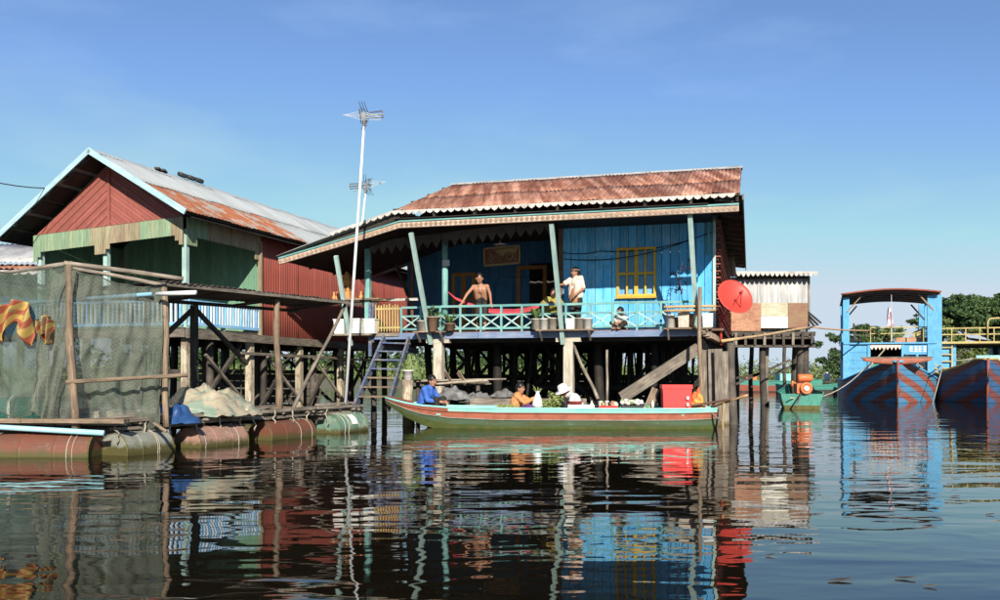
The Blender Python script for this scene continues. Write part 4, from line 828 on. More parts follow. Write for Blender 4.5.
drape('fish_net', 'slack green net roof stretched over the cage', 'net_green', WR(-45, 270, 12.0), WR(163, 285, 12.6), WR(-20, 292, 15.4), WR(152, 299, 15.6), 3, .05, .12, seed=6)
# cloth, barrel and tarpaulins inside
stripe_mat('cloth_stripes', (0.36, 0.25, 0.07), (0.27, 0.075, 0.04), (0.20, 0.16, 0.09), 0.16, 0.9)
for x0, x1, y0, y1, lab, ph in ((-14, 32, 303, 338, 'yellow and red striped cloth hung over the net at the left edge', 0), (36, 52, 318, 342, 'small scrap of yellow and red cloth caught in the net', 2)):
    b = B(); b.grid(lambda u, v: WR(x0 + (x1 - x0) * u + 6 * v * (1 - u), y0 + (y1 - y0) * v * (.72 + .28 * math.sin(u * 9 + ph)) + 9 * u * v + 3 * math.sin(u * 7), 11.66) + V((0, .09 * math.sin(u * 17 + v * 5 + ph), 0)), 40, 14, th=(0, .008, 0), us=.6, vs=.45)
    tag(b.build('hanging_cloth', 'cloth_stripes', None, True), lab, 'cloth', 'cloths on the net')
gb = thing('water_barrel', 'green plastic barrel lying behind the net at the left edge', 'barrel', WR(22, 420, 12.6))
B().lathe(WR(22, 410, 12.7), [(0, -.32), (.15, -.32), (.19, -.27), (.2, 0), (.19, .27), (.15, .32), (0, .32)], 18, (1, .1, 0)).build('shell', 'hull_teal', gb, True)
B().lathe(WR(14, 409, 12.5), [(.2, -.02), (.208, 0), (.2, .02)], 18, (1, .1, 0)).build('hoop', 'white_plastic', gb, True)
for k in range(6):
    p = WR(92 + k * 11, 424 - (k % 2) * 6, 13.2 + .2 * (k % 3)); b = B(); b.beam(p, p + V((.02, .4, .02)), .34, .16 + .05 * (k % 3)); tag(b.build('fish_crate', 'dirty_plastic', None), ['dull plastic crate behind the tan net, nearest the front pole', 'dull plastic crate behind the tan net, second from the front pole', 'dull plastic crate behind the tan net, third from the front pole', 'dull plastic crate behind the tan net, fourth from the front pole', 'dull plastic crate behind the tan net, fifth from the front pole', 'dull plastic crate behind the tan net, nearest the brown pole'][k], 'crate', 'crates inside the fish cage')
def heap(name, label, cat, c, rx, ry, rz, m, seed, rough=.28, n=34):
    c = V(c)
    def fn(u, v):
        a = u * 2 * math.pi; r = v; k = 1 + rough * mnoise.noise(V((math.cos(a) * 1.6 + seed, math.sin(a) * 1.6, v * 2)))
        h = (1 - r ** 2.2) * (1 + .5 * mnoise.noise(V((math.cos(a) * r * 3 + seed, math.sin(a) * r * 3, 4)))) + .16 * abs(mnoise.noise(V((math.cos(a) * r * 7 + math.sin(a) * r * 4, math.sin(a) * r * 3, seed)))) + .08 * mnoise.noise(V((math.cos(a) * r * 15, math.sin(a) * r * 15, seed)))
        return c + V((math.cos(a) * r * rx * k, math.sin(a) * r * ry * k, max(-.02, rz * h)))
    return tag(B().grid(fn, n, max(16, n // 2)).build(name, m, None, True), label, cat)
heap('tarpaulin_heap', 'beige and green tarpaulin heaped on the raft deck', 'tarpaulin', WR(200, 416, 14.2) + V((0, .2, 0)), .80, .75, .44, 'tarp_beige', 3, .34, 60)
heap('tarpaulin_heap', 'crumpled blue tarpaulin beside the brown pole', 'tarpaulin', WR(173, 422, 13.1) + V((0, .1, -.02)), .42, .38, .26, 'tarp_blue', 8, .45, 50)
heap('sack_heap', 'small cream sack lying at the end of the tarpaulin', 'sack', WR(241, 417, 14.6), .24, .2, .15, 'sack', 5, .3, 20)
for k in range(11):   # loose ends of rope over the raft edge
    t = .1 + k * .55 + R.uniform(-.1, .1); p = Q(t, -.09, .52); n_ = 8
    b = B().path([p + V((R.uniform(-.03, .03), R.uniform(-.03, .03), -.05 * j)) for j in range(n_)], .014, 5)
    b.build('loose_rope', 'rope', ra, True)

# ================================================================== antennas
def antenna(label, foot, top, r, boom_dir, sc):
    foot, top = V(foot), V(top); t = thing('tv_antenna', label, 'antenna', foot, 'television antennas')
    rod('mast', 'metal_pole', t, foot, top, r, r * .8, n=10)
    d = V(boom_dir).normalized(); s = V((0, 0, 1)).cross(d).normalized(); c = top + V((0, 0, .05)); up = s.cross(d) * -1
    if up.z < 0: up = -up
    B().beam(c - d * .25 * sc, c + d * .75 * sc, .03, .03).build('boom', 'aerial', t)
    B().beam(c - V((0, 0, .22)), c + V((0, 0, .06)), .07, .07).build('mast_clamp', 'aerial', t)
    for k in range(5):
        x = c - d * (.05 - k * .05) * sc; L = .42 * sc
        for q in (-1, 1): B().tube(x + up * (.07 * q), x + up * (.07 * q) + s * (L) * (1 if k % 2 else -1) + up * (.16 * q) - d * .15 * sc, .008, .006, 5).build('element', 'aerial', t)
    for q in (-1, 1):
        B().path([c + d * .15 * sc + up * (.05 * q), c + d * .72 * sc + up * (.07 * q)], .013, 6).build('dipole', 'aerial', t)
    B().path([c + d * .72 * sc + up * .07, c + d * .72 * sc - up * .07], .013, 6).build('dipole', 'aerial', t)
    for k in range(6):
        a = (k - 2.5) * .34; x = c - d * (.16 * sc) + up * (.30 * sc * math.sin(a)) - d * (.05 * sc * (1 - math.cos(a)))
        B().tube(x - s * .2 * sc, x + s * .2 * sc, .009, n=5).build('reflector_rod', 'aerial', t)
    for k in range(4):
        a = (k - 1.5) * .25; x = c - d * .12 * sc + up * .06 * (k - 1.5)
        B().tube(x, x - d * .95 * sc * math.cos(a) * .8 + s * .55 * sc * (k - 1.5) / 1.5 * .2 + up * (.22 - .10 * k) * sc, .006, .004, 4).build('element', 'metal_pole', t)
        B().tube(x, x + d * .95 * sc * math.cos(a) * .8 - s * .2 * sc + up * (-.10 - .07 * k) * sc, .006, .004, 4).build('element', 'metal_pole', t)
antenna('tall white antenna mast rising in front of the porch', W(345.5, 404, 18.6), W(364.5, 118, 18.6), .034, (.95, .2, .12), .52)
antenna('shorter grey antenna mast behind the tall white mast', H(-1.0, 1.2, 4.2), W(366, 187, 24.2), .032, (-.95, .15, -.05), .62)

# ================================================================== things on the veranda
def pot(name, label, cat, c, r0, r1, h, m, plant=None, n=16, square=False, grp='plant pots on the veranda shelf'):
    c = V(c); t = thing(name, label, cat, c, grp)
    if square:
        w_ = r1; prof = []
        b = B(); b.beam(c, c + V((0, 0, h)), r0 * 2, r0 * 1.5, up=HU, tw=r1 / r0, th=r1 / r0); b.build('body', m, t)
        B().beam(c + V((0, 0, h + .001)), c + V((0, 0, h + .03)), r1 * 2.08, r1 * 1.6, up=HU).build('rim', m, t)
    else:
        B().lathe(c, [(0, 0), (r0, 0), (r1, h), (r1 * 1.08, h), (r1 * 1.08, h + .02), (r1 * .93, h + .02), (r1 * .9, h - .04), (0, h - .04)], n).build('body', m, t, True)
    if plant == 'spray':
        b = B()
        for k in range(34):
            a = R.uniform(0, 6.28); L = R.uniform(.18, .36); d = V((math.cos(a), math.sin(a), 0)); s = V((-d.y, d.x, 0)) * .014; p0 = c + V((0, 0, h - .02)); p1 = p0 + d * L * .45 + V((0, 0, L * .8)); p2 = p0 + d * L * .95 + V((0, 0, L * .55))
            b.quad([p0 - s, p0 + s, p1 + s, p1 - s]); b.quad([p1 - s, p1 + s, p2 + s * .2, p2 - s * .2])
        b.build('foliage', 'leaf', t)
    elif plant == 'bush':
        b = B(); leaves(b, c + V((0, 0, h + .12)), (r1 * 1.2, r1 * 1.2, .16), 60, .06); b.build('foliage', 'leaf', t)
    return t
ZS = ZF + .01
def sp(px_, b_=-.23): return H(HA(px_, b_), b_, ZS)
pot('plant_pot', 'dirty white tub on the shelf at the left end of the railing', 'pot', sp(423), .13, .15, .24, 'dirty_plastic')
pot('plant_pot', 'clay pot with wide rim left of the leaning strut', 'pot', sp(433) - V((0, .1, .02)), .11, .17, .34, 'clay', 'bush')
pot('plant_pot', 'clay pot holding a spiky green plant', 'pot', sp(450), .10, .13, .16, 'clay', 'spray')
pot('plant_pot', 'dirty pot with weedy plant left of the middle strut', 'pot', sp(536), .10, .11, .24, 'dirty_plastic', 'spray')
pot('plant_pot', 'white-topped tin left of the middle strut', 'pot', sp(544), .10, .11, .24, 'white_plastic')
pot('plant_pot', 'grey tin nearest the left of the middle strut', 'pot', sp(552.5), .10, .12, .25, 'dirty_plastic')
pot('plant_pot', 'square white box right of the middle strut', 'pot', sp(571), .125, .13, .22, 'white_plastic', square=True)
pot('plant_pot', 'grey dirty tub between the white box and the white bucket', 'pot', sp(579.5), .10, .11, .24, 'dirty_plastic')
pot('plant_pot', 'round white bucket below the standing woman', 'pot', sp(587.5), .10, .12, .23, 'white_plastic')
pot('plant_pot', 'small white tin at the right end of the railing', 'pot', sp(670.5), .10, .10, .28, 'white_plastic')
pot('plant_pot', 'square grey-white planter below the dark red plant', 'pot', sp(684), .15, .165, .32, 'dirty_plastic', square=True)
pot('plant_pot', 'white square tub behind the tall corner pole', 'pot', sp(708), .14, .15, .28, 'white_plastic', square=True)
pot('plant_pot', 'dark stained tub right of the small white tin', 'pot', sp(676, -.1), .1, .11, .22, 'clay')
pot('plant_pot', 'brown bag tub between the planter and the corner pole', 'pot', sp(694, -.1), .12, .13, .3, 'clay')
for x0, lab, wd in ((341, 'narrow white plastic trough left of the antenna mast', .13), (360, 'large white plastic trough on the left shelf', .26), (371, 'small white trough at the end of the left shelf', .12)):
    c = H(HA(x0, -.2), -.2, ZF - .03); t = thing('planter_trough', lab, 'planter', c, 'white planters on the left shelf')
    B().beam(c, c + V((0, 0, .34)), wd * 1.8, .26, up=HU * 1, tw=1.12, th=1.1).build('body', 'white_plastic', t); B().beam(c + V((0, 0, .341)), c + V((0, 0, .37)), wd * 2.15, .32, up=HU).build('rim', 'white_plastic', t)
pl = thing('trained_plant', 'sparse dark red-leaved plant in front of the blue wall', 'plant', H(HA(684, .05), .05, ZF + .05))
B().path([H(HA(684, .05), .05, ZF + .05), W(682, 300, 21.0), W(679, 275, 21.0), W(683, 262, 20.9)], [.012, .01, .008, .005], 5).build('stem', 'bark', pl, True)
b = B()
for x0, y0 in ((675, 275), (679, 278), (684, 268), (688, 270), (686, 283), (681, 288), (677, 291), (690, 262), (672, 273), (683, 292)):
    for k in range(5):
        c = W(x0 + R.uniform(-2, 2), y0 + R.uniform(-2, 2), 20.95 + R.uniform(-.1, .1)); d = V((R.gauss(0, 1), R.gauss(0, 1), R.gauss(0, .6))).normalized() * .09; s = d.cross(V((0, 0, 1))).normalized() * .022; b.quad([c - d, c + s, c + d, c - s])
b.build('foliage', 'leaf_red', pl)
# satellite dish
dc = W(735, 296.5, 20.2); dn = V((.25, -.86, .42)).normalized()
ds = thing('satellite_dish', 'round red satellite dish mounted at the right corner of the blue house', 'satellite dish', dc)
Rr = .42; prof = [(0, -.10)] + [(Rr * k / 8, -.10 + .10 * (k / 8) ** 2) for k in range(1, 9)] + [(Rr + .01, .005), (Rr, .012)] + [(Rr * k / 8, -.085 + .10 * (k / 8) ** 2) for k in range(7, 0, -1)] + [(0, -.085)]
B().lathe(dc, prof, 40, dn).build('reflector', 'dish_red', ds, True)
fh = dc + dn * .30 - V((0, 0, .05)); low = dc + dn * .0 - V((0, 0, .33))
for q in (-.12, .12): B().tube(low + V((q, 0, 0)), fh, .012, n=6).build('feed_arm', 'dish_red', ds)
B().lathe(fh, [(0, -.05), (.035, -.05), (.03, .04), (0, .04)], 10, dn).build('feed_horn', 'dish_red', ds, True)
B().path([dc - dn * .1, dc - dn * .25 - V((0, 0, .1)), W(721, 322, 20.7)], .028, 8).build('mount_arm', 'dish_red', ds, True)
B().tube(W(721, 322, 20.7) + V((0, 0, .2)), W(721, 345, 20.7), .03, n=8).build('mount_post', 'dish_red', ds, True)
# shrine
sh = thing('spirit_shrine', 'small orange spirit shrine on the shelf by the antenna mast', 'shrine', H(HA(346, .3), .3, ZF + .89))
c = H(HA(347, .3), .3, ZF + .89)
for h0, h1, w_ in ((0, .07, .46), (.07, .16, .36), (.16, .42, .26), (.42, .47, .34)): B().beam(c + V((0, 0, h0)), c + V((0, 0, h1 - .002)), w_, w_ * .8, up=HU).build('shrine_tier', 'shrine', sh)
B().beam(c + V((0, 0, .47)), c + V((0, 0, .72)), .30, .26, up=HU, tw=.15, th=.15).build('shrine_roof', 'shrine', sh)
B().beam(c + V((0, -.115, .2)), c + V((0, -.115, .36)), .10, .02, up=HU).build('niche', 'dark_inside', sh)
for k, x0 in enumerate((334, 337, 361, 364)):
    p = H(HA(x0, .15), .15, ZF + .88); t = B().lathe(p, [(0, 0), (.05, 0), (.055, .05), (.03, .10), (.02, .16), (.035, .19), (0, .2)], 10).build('offering_jar', 'shrine', None, True)
    tag(t, ['small orange jar at the left end of the shrine shelf', 'small orange jar next to the left end of the shrine shelf', 'small orange jar right of the antenna mast', 'small orange jar nearest the teal porch post'][k], 'jar', 'jars on the shrine shelf')
# sign above the veranda
sg = thing('hanging_sign', 'gold framed name board with dark lettering hanging in the veranda', 'sign', HP(502, 266, 1.2))
s0, s1 = HP(484.5, 257.5, 1.2), HP(519.5, 254.5, 1.2); dx = s1 - s0; hh = .44
B().beam(s0, s1, .03, hh).build('board', 'sign_red', sg)
for z in (-1, 1): B().beam(s0 + V((0, -.02, z * hh / 2)), s1 + V((0, -.02, z * hh / 2)), .05, .05).build('frame_bar', 'gold', sg)
for p in (s0, s1): B().beam(p + V((0, -.022, -hh / 2)), p + V((0, -.022, hh / 2)), .05, .05, up=HV).build('frame_bar', 'gold', sg)
B().prism([s0.lerp(s1, t) + V((0, -.022, z)) for t, z in ((.28, .17), (.95, .19), (.9, .05), (.62, .08), (.52, -.02), (.42, .03))], (0, .01, 0)).build('painted_mark', 'gold', sg)
# its curling lettering, too small to read: strokes as they look
def stroke(pts): B().path([s0.lerp(s1, t) + V((0, -.032, z)) for t, z in pts], .016, 5).build('letter_stroke', 'gold', sg)
stroke([(.10, .10), (.14, .15), (.18, .08), (.15, -.02), (.11, -.08), (.18, -.12), (.24, -.05), (.22, .06)])
stroke([(.32, -.02), (.36, .04), (.40, -.04), (.36, -.11), (.31, -.06)]); stroke([(.45, -.14), (.47, -.03), (.51, -.08), (.55, -.02), (.57, -.12)])
stroke([(.64, .06), (.64, -.08), (.72, -.13), (.80, -.07), (.80, .06)]); stroke([(.72, .10), (.72, 0)]); stroke([(.87, .05), (.90, -.04), (.86, -.12), (.93, -.13)])
lp = thing('sign_lamp', 'small white spiral lamp above the hanging sign', 'lamp', s0.lerp(s1, .45) + V((0, 0, .35)))
c = s0.lerp(s1, .45) + V((0, 0, .30)); B().lathe(c, [(0, .0), (.16, -.015), (.17, 0), (.03, .03), (.025, .10), (0, .1)], 14).build('shade', 'lamp_white', lp, True); B().tube(c + V((0, 0, .1)), c + V((0, 0, .34)), .008, n=5).build('cord', 'wire', lp)
# hammock
pts0 = [HP(446, 290, .15), HP(455, 298, .4), HP(468, 304, .6), HP(490, 311, .7), HP(515, 312, .6), HP(531, 309, .5), HP(546, 303, .7)]
hm = B(); wdt = [.012, .035, .05, .07, .09, .07, .03]
def hfn(u, v):
    x = u * (len(pts0) - 1); i = min(int(x), len(pts0) - 2); t = x - i; p = pts0[i].lerp(pts0[i + 1], t); w_ = wdt[i] + (wdt[i + 1] - wdt[i]) * t
    return p + V((0, .25 * w_ * math.sin(v * 3.14), (v - .5) * w_ * 1.6))
hm.grid(hfn, 36, 8, th=(0, .008, 0)); tag(hm.build('hammock', 'cloth_red', None, True), 'red cloth hammock slung behind the railing by the leaning man', 'hammock')
# bucket on a post and scrap platform under the stair
bk = thing('plastic_bucket', 'white bucket standing on a stump right of the stair', 'bucket', W(408, 383, 20.0)); c = W(408, 380, 20.0)
B().lathe(c, [(0, 0), (.09, 0), (.13, .2), (.14, .2), (.14, .22), (.12, .22), (.11, .05), (0, .05)], 18).build('pail', 'white_plastic', bk, True)
B().path([c + V((-.13, 0, .2)), c + V((-.09, -.02, .1)), c + V((0, -.1, .06)), c + V((.09, -.02, .1)), c + V((.13, 0, .2))], .006, 5).build('handle', 'metal_pole', bk)
pole_thing('mooring_stump', 'thick pale stump under the white bucket', W(408, 418, 20.0) - V((0, 0, .5)), c, .14, 'wood_pale', 'post', r2=.12)
heap('scrub_plant', 'dry bush of twigs behind the white bucket', 'plant', W(411, 378, 20.5), .25, .2, .45, 'leaf_pale', 11, .5)
b = B(); leaves(b, W(411, 366, 20.5), (.32, .2, .28), 160, .05); b.build('foliage', 'leaf_pale', bpy.data.objects['scrub_plant'])
pf = thing('stick_platform', 'low platform of poles and planks beneath the veranda', 'platform', W(470, 390, 21))
for k in range(7): B().pole(W(412 + k * 3, 381 + k * .7, 20.6 + k * .12), W(470 + R.uniform(0, 40), 379 + k * .8, 20.6 + k * .14), .03, .02, wob=.05).build('deck_pole', 'wood_tan' if k % 2 else 'wood_grey', pf, True)
B().pole(W(436, 384, 20.3), W(488, 380, 20.3), .025, .04, wob=.04).build('deck_pole', 'wood_pale', pf, True)
for x in (418, 452, 478): rod('platform_leg', 'wood_dark', pf, W(x, 381, 20.9), W(x, 381, 20.9) * 1 - V((0, 0, 1.6)), .05)
for x in (445, 458): B().beam(W(x, 372, 20.8), W(x + R.uniform(6, 12), 384, 20.5), .03, .10).build('loose_plank', 'wood_tan', pf)
lg = B().beam(W(470, 406, 20.15), W(586, 406, 20.15), .20, .34); tag(lg.build('timber_baulk', 'wood_grey', None), 'long weathered grey timber lying low behind the trading boat', 'timber')
fb = heap('plastic_sheet', 'crumpled pale plastic sheet on the platform behind the blue-shirted man', 'sheet', W(452, 400, 20.4), .4, .3, .26, 'dull_sheet', 21, .6)
heap('plastic_sheet', 'crumpled white plastic behind the woman in orange', 'sheet', W(504, 397, 22.5), .3, .2, .16, 'dull_sheet', 25, .6)
heap('net_bundle', 'pale bundled net hanging low behind the trading boat', 'net', W(478, 402, 20.5), .4, .3, .2, 'dull_sheet', 31, .6)

# ================================================================== GREY TIN SHED at the back right
sx = thing('tin_shed', 'pale grey tin shed on dark stilts behind the blue house', 'shed', W(770, 400, 33.5))
SO = W(737, 330, 33.5); SO.z = 0; su = V((.9635, -.2677, 0)) * .7 + V((.3, .1, 0)); su.normalize()
def X(px_, py_, dy=0): return W(px_, py_, 33.5 + dy)
for k in range(8):
    p = X(727 + k * 10.1, 329); q = X(727 + (k + 1) * 10.1, 329); corrugated(V((p.x, 33.5 - .01 * (k % 2), 2.7)), V((q.x - p.x, 0, 0)), V((0, 0, 2.05)), .11, .01, seed=k).build('wall_sheet', 'zinc_bright', sx, smooth=True)
for k in range(6):
    p = X(728 + k * 14.2, 273); q = X(728 + (k + 1) * 14.2, 273); corrugated(V((p.x, 33.0, 4.86)), V((q.x - p.x, 0, 0)), V((0, 4, .3)), .2, .025, seed=k).build('roof_sheet', 'fibre_cement', sx, smooth=True)
    scallop(V((p.x, 32.98, 4.86)), V((q.x - .005, 32.98, 4.86)), 3, .14, 'trim_white', 'eave_trim', sx, (0, .012, 0))
seg('roof_edge', 'wood_dark', sx, X(737, 278, -.1), X(808, 277, -.1), .06, .1)
B().beam(X(809, 276, .1), X(809, 330, .1), .06, .06).build('corner_post', 'wood_grey', sx)
for x0, x1, y0, y1, m in ((731, 761, 303, 331, 'panel_rust'), (761, 788, 303, 316, 'panel_cream'), (761, 788, 316.3, 328, 'panel_white'), (788, 808, 303, 328, 'panel_brown')):
    p, q = X(x0, (y0 + y1) / 2, -.6), X(x1 - .3, (y0 + y1) / 2, -.6); B().beam(p, q, .03, (y1 - y0) / F * 32.9).build('parapet_panel', m, sx)
for z in (2.62, 2.2): seg('floor_beam', 'wood_dark', sx, V((X(728, 0).x, 33.0, z)), V((X(810, 0).x, 33.0, z)), .15, .16)
B().beam(V((X(726, 0).x, 34.6, 2.66)), V((X(811, 0).x, 34.6, 2.66)), 3.2, .08).build('floor', 'wood_dark', sx)
for k in range(9): seg('balk', 'wood_dark' if k % 3 else 'wood_grey', sx, V((X(731 + k * 9.3, 0).x, 32.8, 2.2)), V((X(731 + k * 9.3, 0).x, 32.8, 2.66)), .09, .06)
for z in (2.28, 2.36): seg('floor_beam', 'wood_dark', sx, V((X(730, 0).x, 32.85, z)), V((X(808, 0).x, 32.85, z)), .05, .3)
for x, dy, r in ((763, 0, .13), (767, .3, .10), (800, 0, .16), (806, 0, .14), (785, 3.6, .08), (752, 3.4, .1), (798, 3.2, .13), (803, 1.5, .15), (796, 1.4, .14), (731, 0, .1), (736, 2.5, .09)):
    p = X(x, 0, dy - .3); rod('stilt', 'wood_dark' if x != 767 else 'wood_grey', sx, V((p.x, p.y, -1)), V((p.x, p.y, 2.6)), r, r * .9, wob=.05)
for x0, y0, x1, y1 in ((736, 384, 790, 360), (736, 378, 770, 372), (768, 376, 792, 366)): seg('brace', 'wood_dark', sx, X(x0, y0, .2), X(x1, y1, .2), .06, .08)
for k in range(3): B().beam(X(808, 312 + 3 * k, -.2), X(821 - k * 3, 323 + k * 2, -.6), .06, .06).build('side_bracket', 'wood_dark', sx)
pole_thing('mooring_pole', 'long thin bamboo pole reaching from the house to the canopied boat', W(722, 341, 20.6), W(812, 327, 30), .035, 'bamboo', 'pole', wob=.12)
cable('mooring_rope', [W(811, 327, 30), W(872, 330.5, 39.0)], .03, 'rope_tan', sg_=.004); tag(bpy.data.objects['mooring_rope'], 'tan rope from the bamboo pole to the canopied boat', 'rope')
# ================================================================== BOATS
def loft(stations, t0, t1, side, n=3, k0=0, k1=None):
    """band of a hull side; stations: (axis point, top half width, bottom half width, z top, z bottom); t from the gunwale down"""
    st_ = stations[k0:k1]
    def fn(u, v):
        x = u * (len(st_) - 1); i = min(int(x), len(st_) - 2); f = x - i; t = t0 + (t1 - t0) * v
        a, c = st_[i], st_[i + 1]
        def pt(s_): return s_[0] + s_[5] * (side * (s_[1] + (s_[2] - s_[1]) * (t ** 1.4))) + V((0, 0, s_[3] + (s_[4] - s_[3]) * t))
        return pt(a).lerp(pt(c), f)
    L = (st_[-1][0] - st_[0][0]).length
    b = B(); b.grid(fn, (len(st_) - 1) * 2, n, us=L, vs=1.0); return b
def mkst(A, C, rows):
    A, C = V(A), V(C); u = (C - A); L = u.length; u.normalize(); s = V((u.y, -u.x, 0)); return [(A + u * (L * r[0]), r[1], r[2], r[3], r[4], s) for r in rows], u, s
# ---- trading boat
tbA, tbC = W(386, 374, 19.55), W(714, 374, 19.15); tbA.z = tbC.z = 0
rows = [(0, .10, .05, .63, .52), (.03, .19, .10, .58, .38), (.07, .30, .18, .52, .21), (.12, .40, .24, .47, .05), (.2, .50, .31, .435, -.08), (.35, .56, .36, .42, -.16), (.55, .57, .38, .415, -.16), (.75, .54, .35, .41, -.16), (.9, .46, .29, .41, -.15), (1.0, .38, .22, .42, -.08)]
stn, bu, bs = mkst(tbA, tbC, rows)
tb = thing('trading_boat', 'long mint, orange and green wooden trading boat below the veranda', 'boat', (tbA + tbC) / 2)
def TBP(px_, w_, z):      # on the boat at the place seen at px, w across (towards the camera +)
    k = (px_ - 500) / F; o = tbA + bs * w_; t = (k * o.y - o.x) / (bu.x - k * bu.y); p = o + bu * t; return V((p.x, p.y, z))
for sd_ in (1, -1):
    loft(stn, 0, .15, sd_, k0=4).build('wash_strake', 'mint', tb, True); loft(stn, 0, .15, sd_, k1=5).build('bow_strake', 'hull_rust', tb, True)
    loft(stn, .15, .40, sd_).build('upper_strake', 'hull_orange', tb, True); loft(stn, .40, .64, sd_).build('lower_strake', 'hull_green', tb, True)
    loft(stn, .64, 1.0, sd_).build('bilge_strake', 'hull_moss', tb, True)
    pth = [s[0] + s[5] * (sd_ * (s[1] - .01)) + V((0, 0, s[3] + .012)) for s in stn]; B().path(pth, .022, 6).build('gunwale', 'mint' if sd_ < 0 else 'mint', tb, True)
    pth = [s[0] + s[5] * (sd_ * (s[1] + (s[2] - s[1]) * .07 + .008)) + V((0, 0, s[3] + (s[4] - s[3]) * .15)) for s in stn]; B().path(pth, .012, 5).build('rubbing_strip', 'hull_rust', tb, True)
    pth = [s[0] + s[5] * (sd_ * (s[1] + (s[2] - s[1]) * .277 + .006)) + V((0, 0, s[3] + (s[4] - s[3]) * .40)) for s in stn]; B().path(pth, .012, 5).build('rubbing_strip', 'drum_grey', tb, True)
inn = [(s[0], s[1] - .03, s[2] - .0, s[3] - .003, max(s[4], .06), s[5]) for s in stn]
for sd_ in (1, -1): loft(inn, 0, 1, sd_).build('inner_lining', 'mint', tb, True)
b = B(); b.grid(lambda u, v: (lambda x: (lambda i, f: (inn[i][0].lerp(inn[i + 1][0], f) + inn[i][5] * ((v - .5) * 2 * (inn[i][2] * (1 - f) + inn[i + 1][2] * f)) + V((0, 0, inn[i][4] * (1 - f) + inn[i + 1][4] * f + .01))))(min(int(x), len(inn) - 2), x - min(int(x), len(inn) - 2)))(u * (len(inn) - 1)), 18, 2); b.build('floor', 'wood_grey', tb)
s = stn[-1]; B().prism([s[0] + s[5] * s[1] + V((0, 0, s[3])), s[0] + s[5] * s[2] + V((0, 0, s[4])), s[0] - s[5] * s[2] + V((0, 0, s[4])), s[0] - s[5] * s[1] + V((0, 0, s[3]))], bu * .03).build('transom', 'hull_rust', tb)
for x in (440, 500, 560, 620, 680): B().beam(TBP(x, .44, .30), TBP(x, -.44, .30), .16, .03).build('thwart', 'mint', tb)
B().prism([TBP(387, .06, .66), TBP(387, -.06, .66), TBP(414, -.34, .53), TBP(414, .34, .53)], (0, 0, .02)).build('bow_deck', 'hull_rust', tb)
# ---- its goods
def box_thing(name, label, cat, c, u, w_, d, h, m, lid=None, taper=1.0, grp='goods on the trading boat'):
    c = V(c); t = thing(name, label, cat, c, grp); B().beam(c, c + V((0, 0, h)), w_, d, up=u, tw=taper, th=taper).build('body', m, t)
    if lid: B().beam(c + V((0, 0, h + .002)), c + V((0, 0, h + lid[1])), w_ * taper * 1.06, d * taper * 1.06, up=u).build('lid', lid[0], t)
    return t
yb = V((bu.x, bu.y, 0))
ck = box_thing('ice_chest', 'large bright red ice chest near the right end of the trading boat', 'cooler', TBP(676, .05, .28), yb, .40, .56, .56, 'cooler_red', taper=1.08)
ck2 = TBP(676, .05, .84); B().beam(ck2 + V((0, 0, .003)), ck2 + V((0, 0, .085)), .46, .635, up=yb).build('lid', 'cooler_red', ck)
for k in range(3): B().beam(TBP(687.7, .31, .34 + k * .14), TBP(687.7, .31, .40 + k * .14), .03, .05, up=yb).build('hinge', 'white_plastic', ck)
box_thing('foam_box', 'low white foam box under the red basin', 'box', TBP(581, .28, .37), yb, .16, .55, .13, 'foam')
t = thing('basin', 'shallow red plastic basin in front of the person in the white hat', 'basin', TBP(575, .25, .51), 'goods on the trading boat'); B().lathe(TBP(575, .25, .505), [(0, 0), (.12, 0), (.17, .07), (.18, .075), (.16, .07), (.11, .02), (0, .02)], 20).build('bowl', 'red_plastic', t, True)
t = box_thing('fruit_tray', 'red tray packed with small pale packets', 'tray', TBP(608, .25, .38), yb, .26, .40, .10, 'red_plastic')
for k in range(12):
    c = TBP(600.5 + k * 1.5 + R.uniform(-.6, .6), R.uniform(.05, .25), .475); B().beam(c, c + V((R.uniform(-.04, .04), R.uniform(-.03, .03), R.uniform(.05, .11))), R.uniform(.05, .10), R.uniform(.03, .07), up=yb + V((0, R.uniform(-.6, .6), 0))).build('packet', ('foam', 'black_plastic', 'vegetable', 'clay', 'dirty_plastic')[k % 5], t)
t = box_thing('goods_tray', 'black tray piled with white packets', 'tray', TBP(632, .25, .40), yb, .28, .46, .09, 'black_plastic')
for k in range(14): B().ell(TBP(623 + (k % 7) * 3 + R.uniform(-1, 1), .2 - .1 * (k // 7), .53 + .05 * (k // 7) + R.uniform(-.01, .02)), (.05, .04, .035), 8, 5).build('packet', ('foam', 'dirty_plastic', 'foam', 'vegetable')[k % 4], t, True)
for k in range(22):
    x = 588 + k * 3.1; c = TBP(x + R.uniform(-1, 1), R.uniform(-.2, .25), .40 + R.uniform(0, .06)); kind = k % 5
    lab = ('small round green vegetable lying loose on the trading boat', 'small white bottle standing among the goods of the trading boat', 'small black packet among the goods of the trading boat', 'small brown lump of produce on the trading boat', 'small teal packet among the goods of the trading boat')[kind]
    b = B(); rz_ = Matrix.Rotation(R.uniform(0, 3), 3, 'Z')
    if kind in (0, 3): b.ell(c, (.06, .045, .04), 8, 5, rz_)
    elif kind == 1: b.lathe(c, [(0, 0), (.035, 0), (.035, .11), (.012, .14), (.012, .17), (0, .17)], 8)
    else: b.beam(c, c + V((R.uniform(-.02, .02), 0, R.uniform(.06, .12))), .10, .07, up=rz_ @ V((1, 0, 0)))
    tag(b.build('grocery_item', ('vegetable', 'white_plastic', 'black_plastic', 'clay', 'hull_teal')[kind], None, kind in (0, 1, 3)), lab, 'groceries', 'small groceries on the trading boat')
tag(B().beam(TBP(647, -.2, .36), TBP(656, -.2, .84), .18, .04, up=bs).build('leaning_board', 'wood_tan', None), 'brown board leaning against the red ice chest', 'board')
